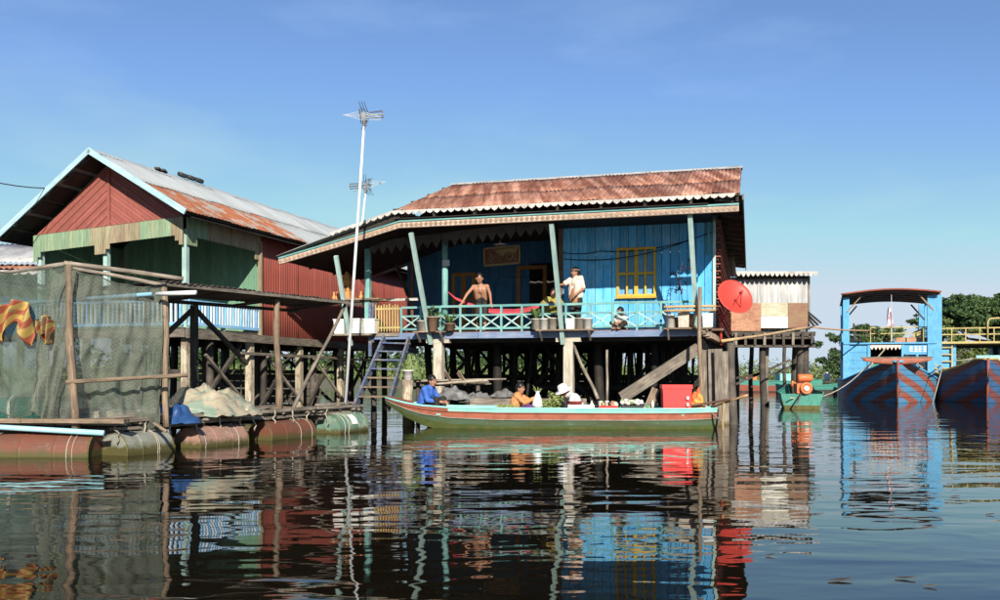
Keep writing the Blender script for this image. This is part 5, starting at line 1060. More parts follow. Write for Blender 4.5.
for k, (x, lab) in enumerate(((546, 'clump of pale green leafy vegetables next to the plastic bag'), (552, 'tall bunch of green vegetables in front of the hat wearer'), (559, 'heap of brown-green vegetables beside the foam box'), (505, 'flat pile of pale lettuce near the blue-shirted man'), (512, 'small pile of green leaves before the woman in orange'))):
    b = B(); h = (.12, .26, .2, .04, .04)[k]; leaves(b, TBP(x, .2, .42 + h * .5), (.13 if k < 3 else .2, .14, h), 110, .055); leaves(b, TBP(x, .1, .40), (.14, .14, .08), 60, .05)
    tag(b.build('vegetable_bunch', 'vegetable', None), lab, 'vegetables', 'vegetables on the trading boat')
bg_ = thing('plastic_bag', 'white plastic bag of spring onions held by the woman in orange', 'bag', TBP(538, .2, .40))
B().lathe(TBP(537.5, .2, .42), [(0, 0), (.10, .01), (.125, .07), (.10, .17), (.05, .29), (.035, .33), (.06, .37)], 14).build('bag', 'plastic_bag', bg_, True)
b = B()
for k in range(16):
    a = R.uniform(0, 6.28); p0 = TBP(537.5, .2, .70); d = V((math.cos(a) * .10, math.sin(a) * .05, R.uniform(.12, .22))); s_ = V((.008, .0, 0)); b.quad([p0 - s_, p0 + s_, p0 + d + s_ * .3, p0 + d - s_ * .3])
b.build('onion_leaves', 'vegetable', bg_)
bk2 = heap('goods_basket', 'colourful basket of packets right of the red ice chest', 'basket', TBP(697, .0, .40), .20, .2, .36, 'cloth_print', 14, .3, 20)
pole_thing('boat_pole', 'dark oar lying over the right end of the trading boat', TBP(689, .2, .47), W(731, 399, 18.6), .025, 'wood_brown', 'oar', 'poles at the right end of the trading boat')
pole_thing('boat_pole', 'bright bamboo pole resting on the forked stake', TBP(711, .15, .46), W(748, 395, 18.4), .024, 'bamboo', 'pole', 'poles at the right end of the trading boat')
pole_thing('mooring_stake', 'upright bamboo stake in the water by the boat end', W(724.5, 432, 18.5) - V((0, 0, .6)), W(724, 403, 18.5), .026, 'bamboo', 'stake', 'poles at the right end of the trading boat')
pole_thing('boat_pole', 'short thin stick slanting below the boat end', TBP(709, .3, .40), W(722, 421, 18.5), .018, 'wood_grey', 'pole', 'poles at the right end of the trading boat')

# ---- tour boats
def tour_boat(name, label, stem, style):
    stem = V(stem); stem.z = 0; s = V((.335, .942, 0)).normalized(); r = V((s.y, -s.x, 0)); t = thing(name, label, 'boat', stem + s * 5)
    def T(a, w_, z): return stem + s * a + r * w_ + V((0, 0, z))
    has_canopy = style == 'canopy'; hm = 'hull_stripes' if has_canopy else 'hull_navy'; zt0 = 1.62 if has_canopy else 1.72  # canopied boat has striped paint, the other a dark navy hull
    def stt(a):
        q = min(1, max(0, a + .55) / 5.0); hw = 2.0 * (1 - (1 - q) ** 1.75) + .02; qb = min(1, max(0, a + .0) / 5.0); hb = 1.92 * (1 - (1 - qb) ** 1.75) + .01
        zt = zt0 - .74 * min(1, max(0, a) / 3.2) ** .75; return (T(a, 0, 0), hw, hb, zt, -.25 if a > .1 else .02 - (a - .1) * -.0, r)
    rowsA = [-.5, -.3, 0, .3, .7, 1.2, 1.8, 2.5, 3.3, 4.2, 6, 9, 12]
    stn = [stt(a) for a in rowsA]
    stn[0] = (T(-.5, 0, 0), .03, .02, zt0, .9, r); stn[1] = (T(-.3, 0, 0), stn[1][1], .02, zt0, .45, r); stn[2] = (T(0, 0, 0), stn[2][1], .02, zt0, .0, r)
    for sd_ in (1, -1):
        b = loft(stn, 0.0, 1.0, sd_, n=8); b.uv = [[((V(b.v[i]) - stem).dot(s) * (1 if (V(b.v[i]) - stem).dot(s) > 0 else 1), b.v[i][2]) for i in q] for q in b.f]; b.build('hull_side', hm, t, True)
        B().path([q[0] + r * (sd_ * q[1]) + V((0, 0, q[3] + .02)) for q in stn], .05, 6).build('gunwale', 'boat_blue' if has_canopy else 'yellow_rail', t, True)
    B().path([T(-.52, 0, zt0 + .05), T(-.33, 0, .5), T(-.02, 0, -.1)], [.05, .05, .04], 6).build('stem_post', 'hull_rust', t, True)
    b = B(); b.grid(lambda u, v: (lambda q: q[0] + r * ((v * 2 - 1) * q[1] * .98) + V((0, 0, q[3] - .04)))(stt(-.4 + 12.4 * u)), 24, 2); b.build('deck', 'wood_grey', t)
    B().prism([T(12, 2.05, .96), T(12, -2.05, .96), T(12, -1.7, -.2), T(12, 1.7, -.2)], s * .05).build('transom', 'hull_rust', t)
    zd = 2.48; fa = 4.0; la = 11.0
    if has_canopy:
        B().beam(T(-.05, -1.32, 1.80), T(-.05, 1.25, 1.80), .55, .06).build('bow_platform', 'wood_grey', t)
        b = B(); b.grid(lambda u, v: T(-.345, -1.28 + 2.5 * u, 1.77 - v * .24 * math.sin(math.pi * (.06 + .88 * u)) ** .6), 16, 3, th=s * .03); b.build('bow_fascia', 'hull_orange', t, True)
        for k in range(4): B().beam(T(fa, -1.32, 1.05 + .355 * k), T(fa, -1.32, 1.05 + .355 * k + .345), .92, .04 + .01 * (k % 2), up=s).build('cabin_panel', 'boat_blue', t)
        for k, w_ in enumerate((-.84, .53)): seg('cabin_post', 'boat_blue', t, T(fa - .03, w_, .9), T(fa - .03, w_, zd), .12, .10, up=s)
        for k in range(2): seg('valance_rail', 'wood_grey', t, T(fa, -.80, 2.42 - .0), T(fa, .49, 2.42), .06, .05) if k == 0 else None
        scallop(T(fa - .06, -.80, 2.36), T(fa - .06, .48, 2.36), 8, .16, 'cloth_pink', 'valance', t, s * .01, True, .10)
        sgn = B().beam(T(fa - .02, 1.13, 2.0), T(fa - .02, 1.13, 2.46), 1.08, .05, up=s).build('name_board', 'boat_blue', t)
        # white lettering of the name board, too blurred to read: blocks as they look
        for k, (w0, w1) in enumerate(((.80, .93), (.97, 1.11), (1.15, 1.26), (1.33, 1.46))):
            for z in (2.14, 2.235, 2.33): B().beam(T(fa - .052, w0, z), T(fa - .052, w1, z), .012, .04).build('letter_stroke', 'white_plastic', sgn)
            B().beam(T(fa - .053, w0 + .02 + .06 * (k % 2), 2.13), T(fa - .053, w0 + .02 + .06 * (k % 2), 2.34), .04, .012, up=s).build('letter_stroke', 'white_plastic', sgn)
        seg('cabin_post', 'boat_blue', t, T(fa, 1.1, .95), T(fa, 1.1, 2.0), .10, .08, up=s)
        B().beam(T(fa + .05, .82, 1.02), T(fa + .05, .82, 1.98), .5, .03, up=s).build('window', 'pane_dark', t); B().beam(T(fa + .05, 1.4, 1.02), T(fa + .05, 1.4, 1.98), .42, .03, up=s).build('window', 'pane_dark', t)
        for w0, w1 in ((-.15, -.75), (.6, 1.15)): rod('bow_stay', 'wood_pale', t, T(fa - .1, w0, 2.3 if w0 < 0 else 2.0), T(2.3, w1 - .2 * (w0 < 0), 1.4), .03)
        for sd_ in (-1, 1):
            for a in (fa, 6.6, 9.2): seg('roof_post', 'boat_blue', t, T(a, 1.78 * sd_, .9), T(a, 1.78 * sd_, 4.55), .56 if (sd_ > 0 and a == fa) else .26, .2, up=s)
            B().beam(T(fa + .1, 1.86 * sd_, 1.35), T(la, 1.86 * sd_, 1.35), .05, .85).build('cabin_side', 'boat_blue', t)
            B().beam(T(fa, 1.80 * sd_, 2.62), T(la, 1.80 * sd_, 2.62), .05, .22).build('deck_coaming', 'boat_blue', t)
        for k in range(5): B().prism([T(fa - .05 - .0, 1.95, 1.0 + k * .36), T(fa - .05, 2.02, 1.0 + k * .36), T(fa - .05, 2.02, 1.2 + k * .36), T(fa - .05, 1.95, 1.2 + k * .36)], s * .3).build('side_stripe', 'white_plastic' if k % 2 else 'hull_rust', t)
        B().beam(T(fa - .15, 0, zd + .02), T(la, 0, zd + .02), 3.75, .07).build('upper_deck', 'boat_blue', t)
        b = B(); b.grid(lambda u, v: T(3.55 + 4.6 * u, -1.95 + 3.9 * v, 4.66 + .17 * math.sin(math.pi * v) - .10 * u), 10, 14, th=(0, 0, -.06)); b.build('canopy', 'canopy_brown', t, True)
        for k in range(6): B().path([T(3.7 + .85 * k, -1.98 + .33 * j, 4.57 + .17 * math.sin(math.pi * j / 12) - .10 * (k / 5)) for j in range(13)], .03, 5).build('canopy_rib', 'wood_brown', t, True)
        B().path([T(3.53, -2.0 + .25 * j, 4.66 + .17 * math.sin(math.pi * j / 16)) for j in range(17)], .045, 6).build('canopy_edge', 'hull_rust', t, True)
        for sd_ in (-1, 1): seg('canopy_brace', 'wood_tan', t, T(3.9, 1.75 * sd_, 3.9), T(3.9, 1.15 * sd_, 4.6), .05, .05); seg('canopy_brace', 'wood_dark', t, T(8, 1.8 * sd_, 3.7), T(8, 1.2 * sd_, 4.45), .07, .07)
        for z in (2.85, 3.12): seg('deck_rail', 'yellow_rail', t, T(4.5, -.75, z + .1), T(4.5, 1.62, z + .1), .035, .035)
        for w_ in (-.75, .1, .75, 1.5): seg('rail_stanchion', 'yellow_rail', t, T(4.5, w_, zd + .05), T(4.5, w_, 3.23), .035, .035, up=s)
        B().beam(T(4.6, .3, 2.66), T(4.6, 1.7, 2.66), .05, .2).build('bench', 'panel_rust', t)
        B().beam(T(4.3, -1.40, 2.6), T(4.6, -1.45, 3.35), .40, .07, up=r).build('pilot_seat', 'black_plastic', t); B().beam(T(4.0, -1.4, 2.65), T(4.3, -1.35, 2.65), .45, .1).build('pilot_seat', 'black_plastic', t)
        B().tube(T(3.7, .05, 4.6), T(3.7, .07, 2.6), .012, n=5).build('flag_pole', 'metal_pole', t)
        b = B(); b.grid(lambda u, v: T(3.66 + .06 * math.sin(v * 9 + u * 4), .05 + (-.26 + .30 * v) * (.35 + .65 * u) + .12 * (u - .5), 4.05 - .85 * u + .04 * math.sin(v * 7)), 14, 8, th=s * .004); b.build('flag', 'flag_white', t, True)
        B().beam(T(9.5, -1.8, 1.65), T(9.5, 1.8, 1.65), .05, 1.5).build('bulkhead', 'wood_dark', t)
        for k in range(4): B().beam(T(5.2 + k * 1.3, -.9, 1.35), T(5.2 + k * 1.3, .9, 1.35), .4, .5).build('bench', 'hull_teal', t)
        rod('bow_rope', 'rope', t, T(.9, 1.75, 1.5), T(.35, 1.25, 0.0) + V((0, 0, -.3)), .018)
        for k in range(3): rod('side_rail', 'yellow_rail', t, T(1.2, 1.5, 1.5 - .12 * k), T(3.8, 2.0, 1.5 - .2 * k), .03)
    else:
        fa = 3.4
        for a in (fa, 6, 9):
            for sd_ in (-1, 1): seg('roof_post', 'boat_blue', t, T(a, 1.82 * sd_, .9), T(a, 1.82 * sd_, zd), .28, .2, up=s)
        for sd_ in (-1, 1): B().beam(T(fa + .1, 1.86 * sd_, 1.75), T(la, 1.86 * sd_, 1.75), .05, 1.5).build('cabin_side', 'boat_blue', t)
        B().beam(T(fa - .3, 0, zd + .02), T(la, 0, zd + .02), 3.9, .09).build('upper_deck', 'yellow_rail', t)
        for k in range(4): B().beam(T(fa, -1.2, 1.0 + .36 * k), T(fa, -1.2, 1.35 + .36 * k), 1.15, .04, up=s).build('cabin_panel', 'boat_blue', t)
        for w_ in (-1.45, -.80): seg('ladder_rail', 'yellow_rail', t, T(fa - .12, w_, .95), T(fa - .12, w_, zd), .06, .06, up=s)
        for k in range(5): seg('ladder_rung', 'yellow_rail', t, T(fa - .12, -1.45, 1.1 + .3 * k), T(fa - .12, -.8, 1.1 + .3 * k), .05, .05)
        for z in (2.85, 3.12): seg('deck_rail', 'yellow_rail', t, T(fa - .2, -1.9, z), T(fa - .2, 1.9, z), .05, .05)
        for k in range(8): seg('rail_stanchion', 'yellow_rail', t, T(fa - .2, -1.9 + k * .54, zd), T(fa - .2, -1.9 + k * .54, 3.14), .04, .04, up=s)
        for sd_ in (-1,):
            for z in (2.85, 3.12): seg('deck_rail', 'yellow_rail', t, T(fa - .2, -1.9, z + .05), T(fa + 4.4, -1.95, z), .05, .05)
            for k in range(14): seg('rail_stanchion', 'yellow_rail', t, T(fa - .2 + k * .34, -1.92, zd), T(fa - .2 + k * .34, -1.92, 3.14), .05, .05, up=s)
        B().path([T(fa - .25, .55, 2.5), T(fa - .25, .55, 3.35), T(fa - .25, .62, 3.5), T(fa - .25, 1.0, 3.52)], .04, 6).build('boarding_hoop', 'yellow_rail', t, True)
        B().beam(T(fa, 1.0, 1.55), T(fa, 1.0, 1.95), 1.7, .05, up=s).build('name_board', 'mint', t)
        for k in range(4): B().beam(T(5.2 + k * 1.3, -.9, 1.35), T(5.2 + k * 1.3, .9, 1.35), .4, .5).build('bench', 'hull_teal', t)
    return t
tour_boat('tour_boat', 'blue canopied passenger boat with striped blue and red bow', W(897, 403, 35.7), 'canopy')
tour_boat('tour_boat', 'dark-hulled boat with yellow railings at the right edge', W(986, 403, 35.5), 'yellow')
cable('mooring_rope', [W(938, 359, 39.5), W(972, 358.5, 38.5)], .025, 'rope'); tag(bpy.data.objects['mooring_rope.001'], 'pale rope slung between the two passenger boats', 'rope')

# ---- small sampan with engine
def sampan(name, label, A, C, rows, bands, wl_mat):
    st_, u, s = mkst(A, C, rows); t = thing(name, label, 'boat', V(A))
    for sd_ in (1, -1):
        for nm, m, t0, t1 in bands: loft(st_, t0, t1, sd_).build(nm, m, t, True)
        B().path([q[0] + q[5] * (sd_ * q[1]) + V((0, 0, q[3] + .012)) for q in st_], .03, 6).build('gunwale', bands[0][1], t, True)
    for q, e in ((st_[0], -.03), (st_[-1], .03)):
        B().prism([q[0] + q[5] * q[1] + V((0, 0, q[3])), q[0] + q[5] * q[2] + V((0, 0, q[4])), q[0] - q[5] * q[2] + V((0, 0, q[4])), q[0] - q[5] * q[1] + V((0, 0, q[3]))], u * e).build('transom', bands[0][1], t)
        B().prism([q[0] + q[5] * (q[2] + (q[1] - q[2]) * .3) + u * e * 1.2 + V((0, 0, .12)), q[0] + q[5] * q[2] + u * e * 1.2 + V((0, 0, -.05)), q[0] - q[5] * q[2] + u * e * 1.2 + V((0, 0, -.05)), q[0] - q[5] * (q[2] + (q[1] - q[2]) * .3) + u * e * 1.2 + V((0, 0, .12))], u * e * .5).build('weed_band', wl_mat, t)
    f = B(); f.grid(lambda a, v: (lambda x: (lambda i, k: st_[i][0].lerp(st_[i + 1][0], k) + s * ((v * 2 - 1) * (st_[i][2] * (1 - k) + st_[i + 1][2] * k) * .95) + V((0, 0, .07)))(min(int(x), len(st_) - 2), x - min(int(x), len(st_) - 2)))(a * (len(st_) - 1)), 8, 2); f.build('floor', 'wood_grey', t)
    return t, u, s
eA = W(802, 409, 29.6); eA.z = 0
es, eu, e_s = sampan('engine_sampan', 'small green sampan with an orange engine on its stern', eA, eA + V((1.5, 5.2, 0)), [(0, .66, .52, .50, -.12), (.3, .75, .55, .52, -.12), (.7, .6, .4, .55, -.1), (1, .25, .12, .75, .1)], [('upper_strake', 'hull_teal', 0, .55), ('lower_strake', 'algae', .55, 1)], 'algae')
en = thing('boat_engine', 'orange longtail engine with round flywheel on the green sampan', 'engine', eA + V((0, .1, .55))); c = eA + V((.05, .12, .62))
B().beam(c - V((0, 0, .1)), c + V((0, 0, .22)), .46, .34).build('engine_block', 'orange_paint', en)
B().lathe(c + V((.05, -.20, .06)), [(0, 0), (.20, 0), (.2, .07), (.13, .09), (.12, .04), (0, .04)], 20, (0, -1, .1)).build('flywheel', 'orange_paint', en, True)
B().lathe(c + V((.05, -.26, .06)), [(0, 0), (.09, 0), (.09, .03), (.05, .04), (0, .04)], 16, (0, -1, .1)).build('flywheel_hub', 'white_plastic', en, True)
B().lathe(c + V((.08, 0, .40)), [(0, -.24), (.1, -.24), (.13, -.2), (.13, .2), (.1, .24), (0, .24)], 14, (1, 0, 0)).build('fuel_tank', 'orange_paint', en, True)
B().path([c + V((-.22, 0, .2)), c + V((-.32, 0, .28)), c + V((-.34, 0, .12))], .05, 8).build('air_filter', 'orange_paint', en, True)
B().path([c + V((-.1, -.2, -.1)), c + V((-.5, -.9, -.5))], .03, 6).build('longtail_shaft', 'aerial', en, True)
B().beam(c + V((0, .05, -.32)), c + V((0, .05, -.1)), .3, .3).build('engine_mount', 'wood_dark', en)
cable('mooring_rope', [c + V((-.5, -.3, -.25)), W(866, 367, 34.8)], .022, 'rope'); tag(bpy.data.objects['mooring_rope.002'], 'pale rope from the green sampan up to the striped bow', 'rope')
bA = W(728, 388, 58); bA.z = 0
bt, _, _ = sampan('moored_boat', 'red and green boat moored far behind the tin shed', bA, bA + V((6.0, .4, 0)), [(0, .6, .5, .85, -.1), (.3, .8, .6, .7, -.1), (.7, .8, .6, .7, -.1), (1, .5, .4, .8, -.1)], [('upper_strake', 'hull_teal', 0, .35), ('lower_strake', 'hull_rust', .35, .8), ('bilge_strake', 'wood_dark', .8, 1)], 'algae')
B().beam(bA + V((3.2, 0, .95)), bA + V((4.4, 0, .95)), 1.0, .45).build('cabin', 'mint', bt); B().beam(bA + V((1.0, -.3, .85)), bA + V((1.7, -.3, .85)), .6, .3).build('deck_crate', 'orange_paint', bt)
bA = W(780, 388, 52); bA.z = 0
sampan('moored_boat', 'low dark green boat moored between the tin shed and the canopied boat', bA, bA + V((4.0, .6, 0)), [(0, .5, .4, .55, -.1), (.3, .6, .5, .48, -.1), (.7, .6, .5, .48, -.1), (1, .4, .3, .6, -.1)], [('upper_strake', 'hull_teal', 0, .4), ('lower_strake', 'wood_dark', .4, 1)], 'algae')
jg = thing('float_jug', 'white plastic jug on the low dark green boat', 'jug', W(827, 382, 50)); B().lathe(W(827, 381, 50), [(0, 0), (.16, 0), (.17, .06), (.17, .34), (.13, .42), (.06, .45), (.06, .5), (0, .5)], 14).build('body', 'white_plastic', jg, True)
for k, (x, y) in enumerate(((930, 587), (905, 579), (840, 581), (990, 515), (955, 497), (882, 497), (770, 556), (640, 540))):
    Y = 1.15 * F / (y - HY); p = W(x, y, Y); a = R.uniform(-.3, .3); L = .035 + .02 * (k % 3); d = V((math.cos(a), math.sin(a), 0)) * L; s_ = V((-d.y, d.x, 0)) * .3
    b = B(); b.prism([p - d + V((0, 0, .004)), p - s_ + V((0, 0, .006)), p + d + V((0, 0, .012)), p + s_ + V((0, 0, .006))], (0, 0, .006)); tag(b.build('floating_leaf', 'wood_dark', None), 'dead brown leaf floating on the open water in front', 'leaf', 'dead leaves floating on the water')

# ================================================================== PEOPLE
fold_tex = bpy.data.textures.new('cloth_folds', 'CLOUDS'); fold_tex.noise_scale = .075; fold_tex.noise_depth = 2
def crease(o):
    m = o.modifiers.new('folds', 'DISPLACE'); m.texture = fold_tex; m.strength = .034; m.mid_level = .45; m.texture_coords = 'LOCAL'
def cap(b, p, q, r0, r1, n=10):
    p, q = V(p), V(q); b.path([p, q], [r0, r1], n); b.ell(p, (r0,) * 3, n, 6); b.ell(q, (r1,) * 3, n, 6)
def human(label, root, f, J, shirt=None, sleeve=.55, pants=None, leg=1.0, hair_len=0, headdir=None, scale=1.0, hat=None, skirt=None, headscale=1.0, headband=None):
    root = V(root); f = V(f); f.z = 0; f.normalize(); ex = V((0, 0, 1)).cross(f)
    t = thing('person', label, 'person', root, 'people')
    def P(j): x, y, z = J[j]; return root + (ex * x + f * y + V((0, 0, z))) * scale
    hd = V(headdir).normalized() if headdir else (f * 1 + V((0, 0, -.05))).normalized(); hx = V((0, 0, 1)).cross(hd).normalized(); hu = hd.cross(hx) * -1
    if hu.z < 0: hu = -hu
    Hm = Matrix((hx, hd, hu)).transposed(); hc = P('head'); hs = scale * headscale
    s = scale; b = B()
    pel, che, nec = P('pelvis'), P('chest'), P('neck'); shl, shr = P('shl'), P('shr')
    def torso(b, e):
        hipw = (P('hipl') - P('hipr')).normalized() * .075 * s; shw = (shl - shr).normalized() * .085 * s
        for k in (-1, 1): cap(b, pel + hipw * k, che + shw * k, (.105 + e) * s, (.105 + e) * s)
        cap(b, che, nec - (nec - che) * .25, (.115 + e) * s, (.07 + e) * s); cap(b, shl, shr, (.055 + e) * s, (.055 + e) * s)
        for k in (shl, shr): cap(b, che, k, (.10 + e) * s, (.055 + e) * s)
    torso(b, 0); cap(b, nec, hc - hu * .05 * hs, .048 * s, .046 * s)
    b.ell(hc, (.076 * hs, .092 * hs, .112 * hs), 14, 10, Hm); b.ell(hc + hd * .03 * hs - hu * .065 * hs, (.052 * hs, .05 * hs, .05 * hs), 10, 8, Hm)
    b.ell(hc + hd * .095 * hs - hu * .018 * hs, (.014 * hs, .018 * hs, .024 * hs), 8, 6, Hm)
    for k in (-1, 1): b.ell(hc + hx * (.078 * hs * k) - hu * .01 * hs, (.014 * hs, .02 * hs, .03 * hs), 8, 6, Hm)
    for k in ('l', 'r'):
        sh, el, wr = P('sh' + k), P('el' + k), P('wr' + k); cap(b, sh, el, .046 * s, .038 * s); cap(b, el, wr, .037 * s, .025 * s)
        fd = (wr - el).normalized()
        if 'hd' + k in J: x, y, z = J['hd' + k]; fd = (ex * x + f * y + V((0, 0, z))).normalized()
        sd_ = fd.cross(V((0, 0, 1))).normalized() if abs(fd.z) < .95 else ex; up_ = sd_.cross(fd).normalized(); pc = wr + fd * .05 * s
        cap(b, wr, wr + fd * .07 * s, .028 * s, .032 * s); b.ell(pc, (.036 * s, .05 * s, .016 * s), 8, 6, Matrix((sd_, fd, up_)).transposed())
        for j, (o, L) in enumerate(((-.028, .062), (-.009, .074), (.010, .070), (.028, .054))):
            q0 = wr + fd * .085 * s + sd_ * (o * s); q1 = q0 + (fd * .9 + sd_ * (o * 3) - up_ * .2).normalized() * (L * .55 * s); q2 = q1 + (fd * .6 - up_ * .8).normalized() * (L * .5 * s)
            cap(b, q0, q1, .0095 * s, .009 * s, 7); cap(b, q1, q2, .009 * s, .008 * s, 7)
        th = sd_ * (1 if k == 'l' else -1); q0 = wr + fd * .035 * s + th * .026 * s; q1 = q0 + (fd * .5 + th * .8).normalized() * .035 * s; cap(b, q0, q1, .012 * s, .010 * s, 7); cap(b, q1, q1 + (fd * .9 + th * .1 - up_ * .2).normalized() * .03 * s, .010 * s, .009 * s, 7)
        hp, kn, an = P('hip' + k), P('kn' + k), P('an' + k); cap(b, hp, kn, .078 * s, .055 * s); cap(b, kn, an, .055 * s, .035 * s); b.ell(an + f * .07 * s - V((0, 0, .03 * s)), (.04 * s, .12 * s, .035 * s), 10, 7, Matrix((ex, f, V((0, 0, 1)))).transposed())
    def rem(o, vx):
        m = o.modifiers.new('join', 'REMESH'); m.mode = 'VOXEL'; m.voxel_size = vx; m.use_smooth_shade = True
        m = o.modifiers.new('soft', 'SMOOTH'); m.factor = .5; m.iterations = 3
    o = b.build('body', 'skin', t, True); rem(o, .008)
    if shirt:
        b = B(); torso(b, .016)
        for k in ('l', 'r'):
            sh, el, wr = P('sh' + k), P('el' + k), P('wr' + k)
            if sleeve <= 1: cap(b, sh, sh.lerp(el, sleeve), .064 * s, .058 * s)
            else: cap(b, sh, el, .064 * s, .054 * s); cap(b, el, el.lerp(wr, sleeve - 1), .054 * s, .042 * s)
        so = b.build('shirt', shirt, t, True); rem(so, .012); crease(so)
    if pants:
        b = B()
        hipw = (P('hipl') - P('hipr')).normalized() * .07 * s
        for q in (-1, 1): cap(b, pel + hipw * q, pel + (che - pel) * .18 + hipw * q, .122 * s, .116 * s)
        for k in ('l', 'r'):
            hp, kn, an = P('hip' + k), P('kn' + k), P('an' + k)
            cap(b, hp, kn, .098 * s, .075 * s)
            if leg > .5: cap(b, kn, kn.lerp(an, (leg - .5) * 2), .073 * s, .06 * s)
        so = b.build('trousers', pants, t, True); rem(so, .012); crease(so)
    if skirt:
        b = B(); cap(b, pel + V((0, 0, .1 * s)), pel - V((0, 0, .12 * s)), .135 * s, .17 * s, 14); rem(b.build('wrap', skirt, t, True), .012)
    b = B(); b.ell(hc - hd * .020 * hs + hu * .034 * hs, (.089 * hs, .103 * hs, .108 * hs), 14, 10, Hm); b.ell(hc - hd * .05 * hs - hu * .03 * hs, (.07 * hs, .06 * hs, .08 * hs), 12, 8, Hm)
    if hair_len: b.path([hc - hd * .07 * hs, hc - hd * .14 * hs - hu * .10, hc - hd * .24 * hs - hu * hair_len * .6, hc - hd * .27 * hs - hu * hair_len], [.065, .085, .075, .025], 10)
    rem(b.build('hair', 'hair', t, True), .012)
    for k in (-1, 1): B().ell(hc + hd * .083 * hs + hx * (.03 * hs * k) + hu * .014 * hs, (.012 * hs, .008 * hs, .007 * hs), 8, 6, Hm).build('eye', 'hair', t, True); B().beam(hc + hd * .088 * hs + hx * (.017 * hs * k) + hu * .034 * hs, hc + hd * .080 * hs + hx * (.046 * hs * k) + hu * .032 * hs, .008, .007).build('eyebrow', 'hair', t)
    B().ell(hc + hd * .082 * hs - hu * .06 * hs, (.024 * hs, .009 * hs, .007 * hs), 8, 6, Hm).build('mouth', 'sign_red', t, True)
    if headband: B().path([hc + hu * .06 * hs + (hx * math.cos(a) * .092 + hd * (math.sin(a) * .10 - .01)) * hs for a in [k * math.pi / 10 for k in range(21)]], .014, 6).build('headband', headband, t, True)
    if hat == 'brim':
        b = B().lathe(hc + hu * .05, [(.20, -.03), (.11, .0), (.105, .07), (.085, .11), (0, .125)], 18, tuple(hu)); b.build('hat', 'hat_white', t, True)
    return t
STAND = dict(pelvis=(0, 0, .84), chest=(0, .0, 1.14), neck=(0, .01, 1.30), head=(0, .03, 1.42), shl=(.16, 0, 1.25), shr=(-.16, 0, 1.25), ell=(.22, .02, 1.0), elr=(-.22, .02, 1.0), wrl=(.22, .12, .80), wrr=(-.22, .12, .80), hipl=(.085, 0, .80), hipr=(-.085, 0, .80), knl=(.09, .03, .43), knr=(-.09, .03, .43), anl=(.09, 0, .08), anr=(-.09, 0, .08))
fc = -HV
human('shirtless man leaning with both hands on the teal railing', H(HA(481.5, .47), .47, ZF), fc, dict(STAND, pelvis=(0, -.06, .80), chest=(0, .08, 1.06), neck=(0, .13, 1.22), head=(0, .18, 1.335), shl=(.18, .10, 1.135), shr=(-.18, .10, 1.135), ell=(.30, .27, .93), elr=(-.30, .27, .93), wrl=(.37, .42, .69), wrr=(-.39, .42, .69), hdl=(.4, .7, -.6), hdr=(-.4, .7, -.6), hipl=(.085, -.06, .76), hipr=(-.085, -.06, .76)), pants='cloth_dark', leg=.7, headdir=(.1, -1, -.05), headscale=1.1)
human('woman in pale pink blouse standing with one arm out to the strut', H(HA(576, .30), .30, ZF), (-.75, -.66, 0), dict(STAND, head=(0, .04, 1.40), elr=(-.20, .22, 1.12), wrr=(-.12, .46, 1.08), ell=(.23, -.02, 1.0), wrl=(.20, .20, .86)), shirt='cloth_pink', sleeve=.8, pants='cloth_dark', skirt='cloth_brown', hair_len=.48, headdir=(-.85, -.5, 0), headband='cloth_brown')
human('girl in olive top resting her arms on the railing', H(HA(553, .42), .42, ZF - .05), (-.15, -1, 0), dict(STAND, pelvis=(0, -.08, .46), chest=(0, .02, .72), neck=(0, .07, .86), head=(.03, .12, .965), shl=(.14, .05, .82), shr=(-.14, .05, .82), ell=(.24, .25, .70), elr=(-.24, .25, .70), wrl=(.06, .36, .72), wrr=(-.06, .38, .72), hipl=(.08, -.08, .42), hipr=(-.08, -.08, .42), knl=(.12, .26, .42), knr=(-.12, .26, .42), anl=(.12, .24, .10), anr=(-.12, .24, .10)), shirt='cloth_olive', sleeve=1.5, pants='cloth_dark', headdir=(-.35, -1, 0))
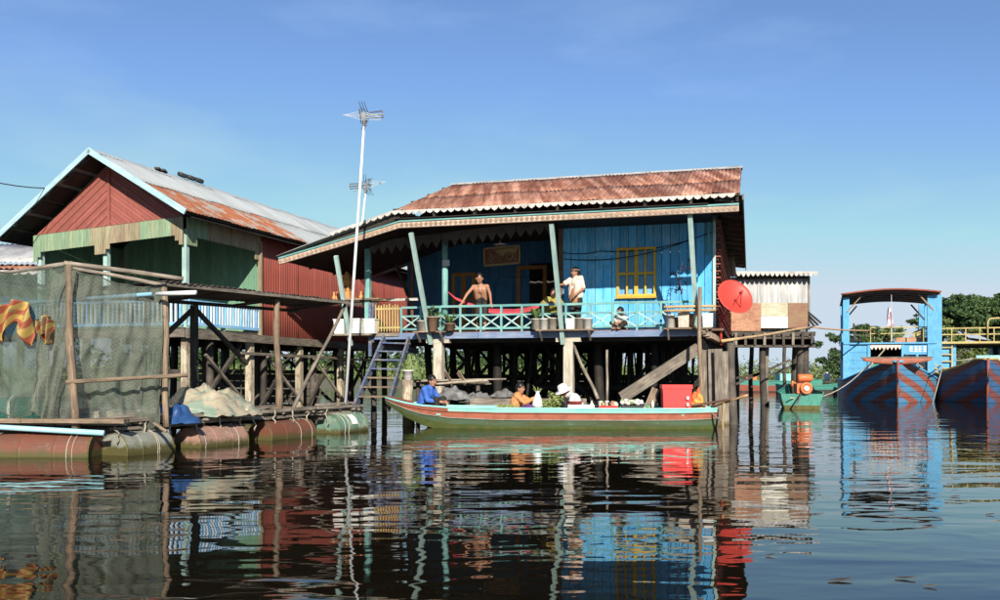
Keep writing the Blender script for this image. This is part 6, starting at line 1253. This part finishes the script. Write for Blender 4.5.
human('small child crouching behind the railing cross', H(HA(621, .16), .16, ZF), (-.5, -.85, 0), dict(STAND, pelvis=(0, -.06, .09), chest=(0, .0, .26), neck=(0, .04, .36), head=(0, .07, .45), shl=(.11, .02, .33), shr=(-.11, .02, .33), ell=(.16, .12, .22), elr=(-.16, .12, .22), wrl=(.07, .22, .18), wrr=(-.07, .22, .18), hipl=(.07, -.05, .09), hipr=(-.07, -.05, .09), knl=(.17, .18, .16), knr=(-.17, .18, .16), anl=(.06, .22, .05), anr=(-.06, .24, .05)), shirt='cloth_white', sleeve=.6, pants='cloth_dark', headdir=(-.7, -.7, .0), scale=.92, headscale=1.05)
SIT = dict(pelvis=(0, -.04, .10), chest=(0, .06, .38), neck=(0, .13, .53), head=(0, .18, .645), shl=(.17, .09, .48), shr=(-.17, .09, .48), ell=(.24, .20, .25), elr=(-.24, .20, .25), wrl=(.12, .40, .22), wrr=(-.12, .40, .22), hipl=(.09, -.02, .09), hipr=(-.09, -.02, .09), knl=(.14, .36, .26), knr=(-.14, .36, .26), anl=(.12, .38, -.12), anr=(-.12, .38, -.12))
human('man in bright blue shirt seated at the left end of the trading boat', TBP(425, -.14, .33), (.9, -.43, 0), SIT, shirt='cloth_blue', sleeve=1.75, pants='cloth_dark', leg=.8, headdir=(.75, -.65, -.12), scale=1.03)
human('woman in orange shirt and purple trousers holding out a plastic bag', TBP(516, .05, .22), (.97, -.24, 0), dict(SIT, chest=(0, .02, .36), neck=(0, .06, .51), head=(0, .10, .62), shl=(.15, .05, .46), shr=(-.15, .05, .46), ell=(.17, .28, .34), elr=(-.19, .22, .32), wrl=(.05, .44, .44), wrr=(-.02, .42, .42), hdl=(0, .8, -.2), hdr=(.2, .8, -.2), knl=(.10, .34, .24), knr=(-.18, .34, .22), anl=(.10, .36, -.02), anr=(-.1, .30, -.04)), shirt='cloth_orange', sleeve=1.9, pants='cloth_purple', hair_len=.0, headdir=(.8, -.6, -.08))
human('person in white hat and pale shirt bent over the goods', TBP(577, -.05, .28), (-.93, -.36, 0), dict(SIT, chest=(0, .10, .34), neck=(0, .24, .44), head=(0, .31, .50), shl=(.16, .18, .38), shr=(-.16, .18, .38), ell=(.20, .26, .18), elr=(-.20, .26, .18), wrl=(.08, .36, .12), wrr=(-.08, .36, .12), anl=(.12, .30, -.1), anr=(-.12, .30, -.1)), shirt='cloth_white', sleeve=1.8, pants='cloth_dark', headdir=(-.8, -.4, -.45), hat='brim')
